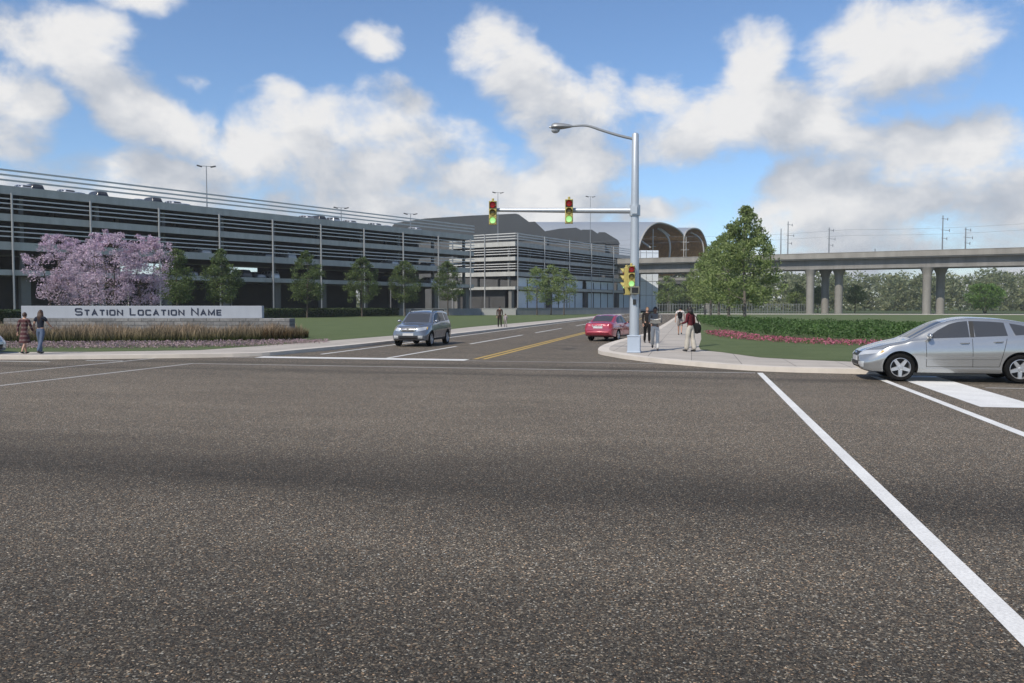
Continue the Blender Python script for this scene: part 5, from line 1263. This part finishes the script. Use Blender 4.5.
def bag(name, label, cat, p, dims, mat, rz, strap=None):
    t = thing(name, label, cat, tuple(p), rz)
    mb = MB(); mb.ball((0, 0, 0), dims, 16, 10); mb.box((0, 0, -dims[2]*.1), (dims[0]*1.5, dims[1]*1.4, dims[2]*1.5)); mb.build('bag_body', mat, t, True, bevel=.03)
    if strap:
        mb = MB(); mb.tube(spline([Vector(q) for q in strap], 5), .016, 6); mb.build('strap', mat, t, True)
    return t
def at(px, py): return G(px, py, KZ)
def world(t, v): return Matrix.Translation(t.location) @ Matrix.Rotation(t.rotation_euler.z, 4, 'Z') @ Vector(v)
wine = cloth('wine_jacket', (.10, .018, .024)); navyc = cloth('navy_top', (.018, .022, .034)); jean = cloth('blue_jeans', (.085, .115, .175)); beige = cloth('beige_trousers', (.42, .39, .34)); pale = cloth('pale_trousers', (.55, .54, .52))
greyk = cloth('grey_jumper', (.17, .165, .16)); darkc = cloth('dark_coat', (.022, .018, .016)); black_l = cloth('black_fabric', (.010, .010, .011)); whitec = cloth('white_shirt', (.52, .48, .47)); shortg = cloth('grey_shorts', (.22, .20, .19)); brownc = cloth('brown_coat', (.06, .038, .032)); pinkc = cloth('pale_child_top', (.34, .30, .31)); tealc = cloth('teal_hem', (.16, .27, .30))
blk_shoe = M('black_shoe', (.012, .012, .012), .4)
P = at(25, 354.2); person('person in a dark red plaid dress walking beside the long-haired one at the left', P.x, P.y, KZ, YAW+R(-6), 1.50, legs=((16, 5), (-14, 16)), arms=((-20, 15, 8), (18, 15, 8)), hair=hair_b, top=plaid(), bottom='skirt', botm=plaid(), female=True, shoe=blk_shoe, build=1.05)
P = at(41, 353.9); person('person with long brown hair, dark top and blue jeans walking at the left', P.x, P.y, KZ, YAW+R(-4), 1.58, legs=((12, 4), (-16, 12)), arms=((-10, 20, 14), (24, 35, 20)), hair=hair_b, hairlen=.42, top=navyc, toplong=False, botm=jean, female=True, shoe=blk_shoe, hem=.04)
P = at(499.7, 327.2); person('person in a brown coat walking hand in hand with a child by the far lawn', P.x, P.y, KZ, YAW+R(8), 1.72, legs=((14, 5), (-14, 12)), hair=hair_k, top=brownc, botm=darkc, shoe=blk_shoe, hem=-.22)
P = at(505.5, 327.2); person('small child in a pale top walking beside the brown-coated person', P.x, P.y, KZ, YAW+R(10), 1.10, legs=((14, 5), (-14, 12)), hair=hair_b, top=pinkc, botm=shortg, shoe=blk_shoe)
P = at(655, 350.6); reader, lo = person('person in a grey jumper and pale trousers reading an open book while walking', P.x, P.y, KZ, math.pi+YAW+R(-9), 1.70, legs=((16, 6), (-16, 30)), arms=((6, 98, 4), (10, 92, 4)), sk=skin_d, hair=hair_k, top=greyk, botm=pale, shoe=blk_shoe, lookdown=18)
bk = thing('open_book', 'pale open book held by the person in the grey jumper', 'book', tuple(world(reader, (0, .35, 1.16))), reader.rotation_euler.z)
for sd in (-1, 1):
    mb = MB(); mb.box((sd*.10, 0, .012), (.20, .27, .025), rot=Matrix.Rotation(R(35), 3, 'X') @ Matrix.Rotation(-sd*R(12), 3, 'Y')); mb.build('page_block', M('paper', (.62, .60, .55), .8), bk)
P = at(647, 342.8); person('person in a dark brown coat with fair hair standing behind the reader', P.x, P.y, KZ, math.pi+YAW, 1.66, legs=((8, 3), (-8, 8)), arms=((-6, 12, 5), (8, 14, 5)), sk=skin, hair=hair_f, top=darkc, botm=black_l, shoe=blk_shoe, hem=-.2)
P = at(680, 335); bp_, lo = person('person in white shirt and grey shorts with a backpack walking away on the pavement', P.x, P.y, KZ, YAW+R(-14), 1.70, legs=((14, 4), (-16, 18)), arms=((-14, 12, 12), (16, 14, 8)), sk=skin, hair=hair_k, top=whitec, toplong=False, bottom='shorts', botm=shortg, shoe=blk_shoe)
bag('backpack', 'black backpack on the back of the person in grey shorts', 'backpack', world(bp_, (.0, -.20, 1.21)), (.16, .10, .22), black_l, bp_.rotation_euler.z, [(-.12, .08, .15), (-.13, .30, .16), (-.13, .30, -.1), (-.12, .08, -.16)])
P = at(690, 351.6); mr_, lo = person('person in a dark red jacket and flared beige trousers with a black shoulder bag', P.x, P.y, KZ, YAW+R(40), 1.70, legs=((8, 3), (-7, 6)), arms=((6, 70, 6), (-6, 25, 10)), sk=skin_d, hair=hair_k, hairlen=.22, top=wine, bottom='wide', botm=beige, female=True, shoe=blk_shoe, hem=-.08)
bag('shoulder_bag', 'large black shoulder bag hanging at the side of the person in the dark red jacket', 'bag', world(mr_, (.25, -.12, .90)), (.11, .20, .21), black_l, mr_.rotation_euler.z, [(0, .05, .15), (-.06, .1, .42), (-.12, .08, .52), (-.10, -.06, .42), (0, -.1, .15)])
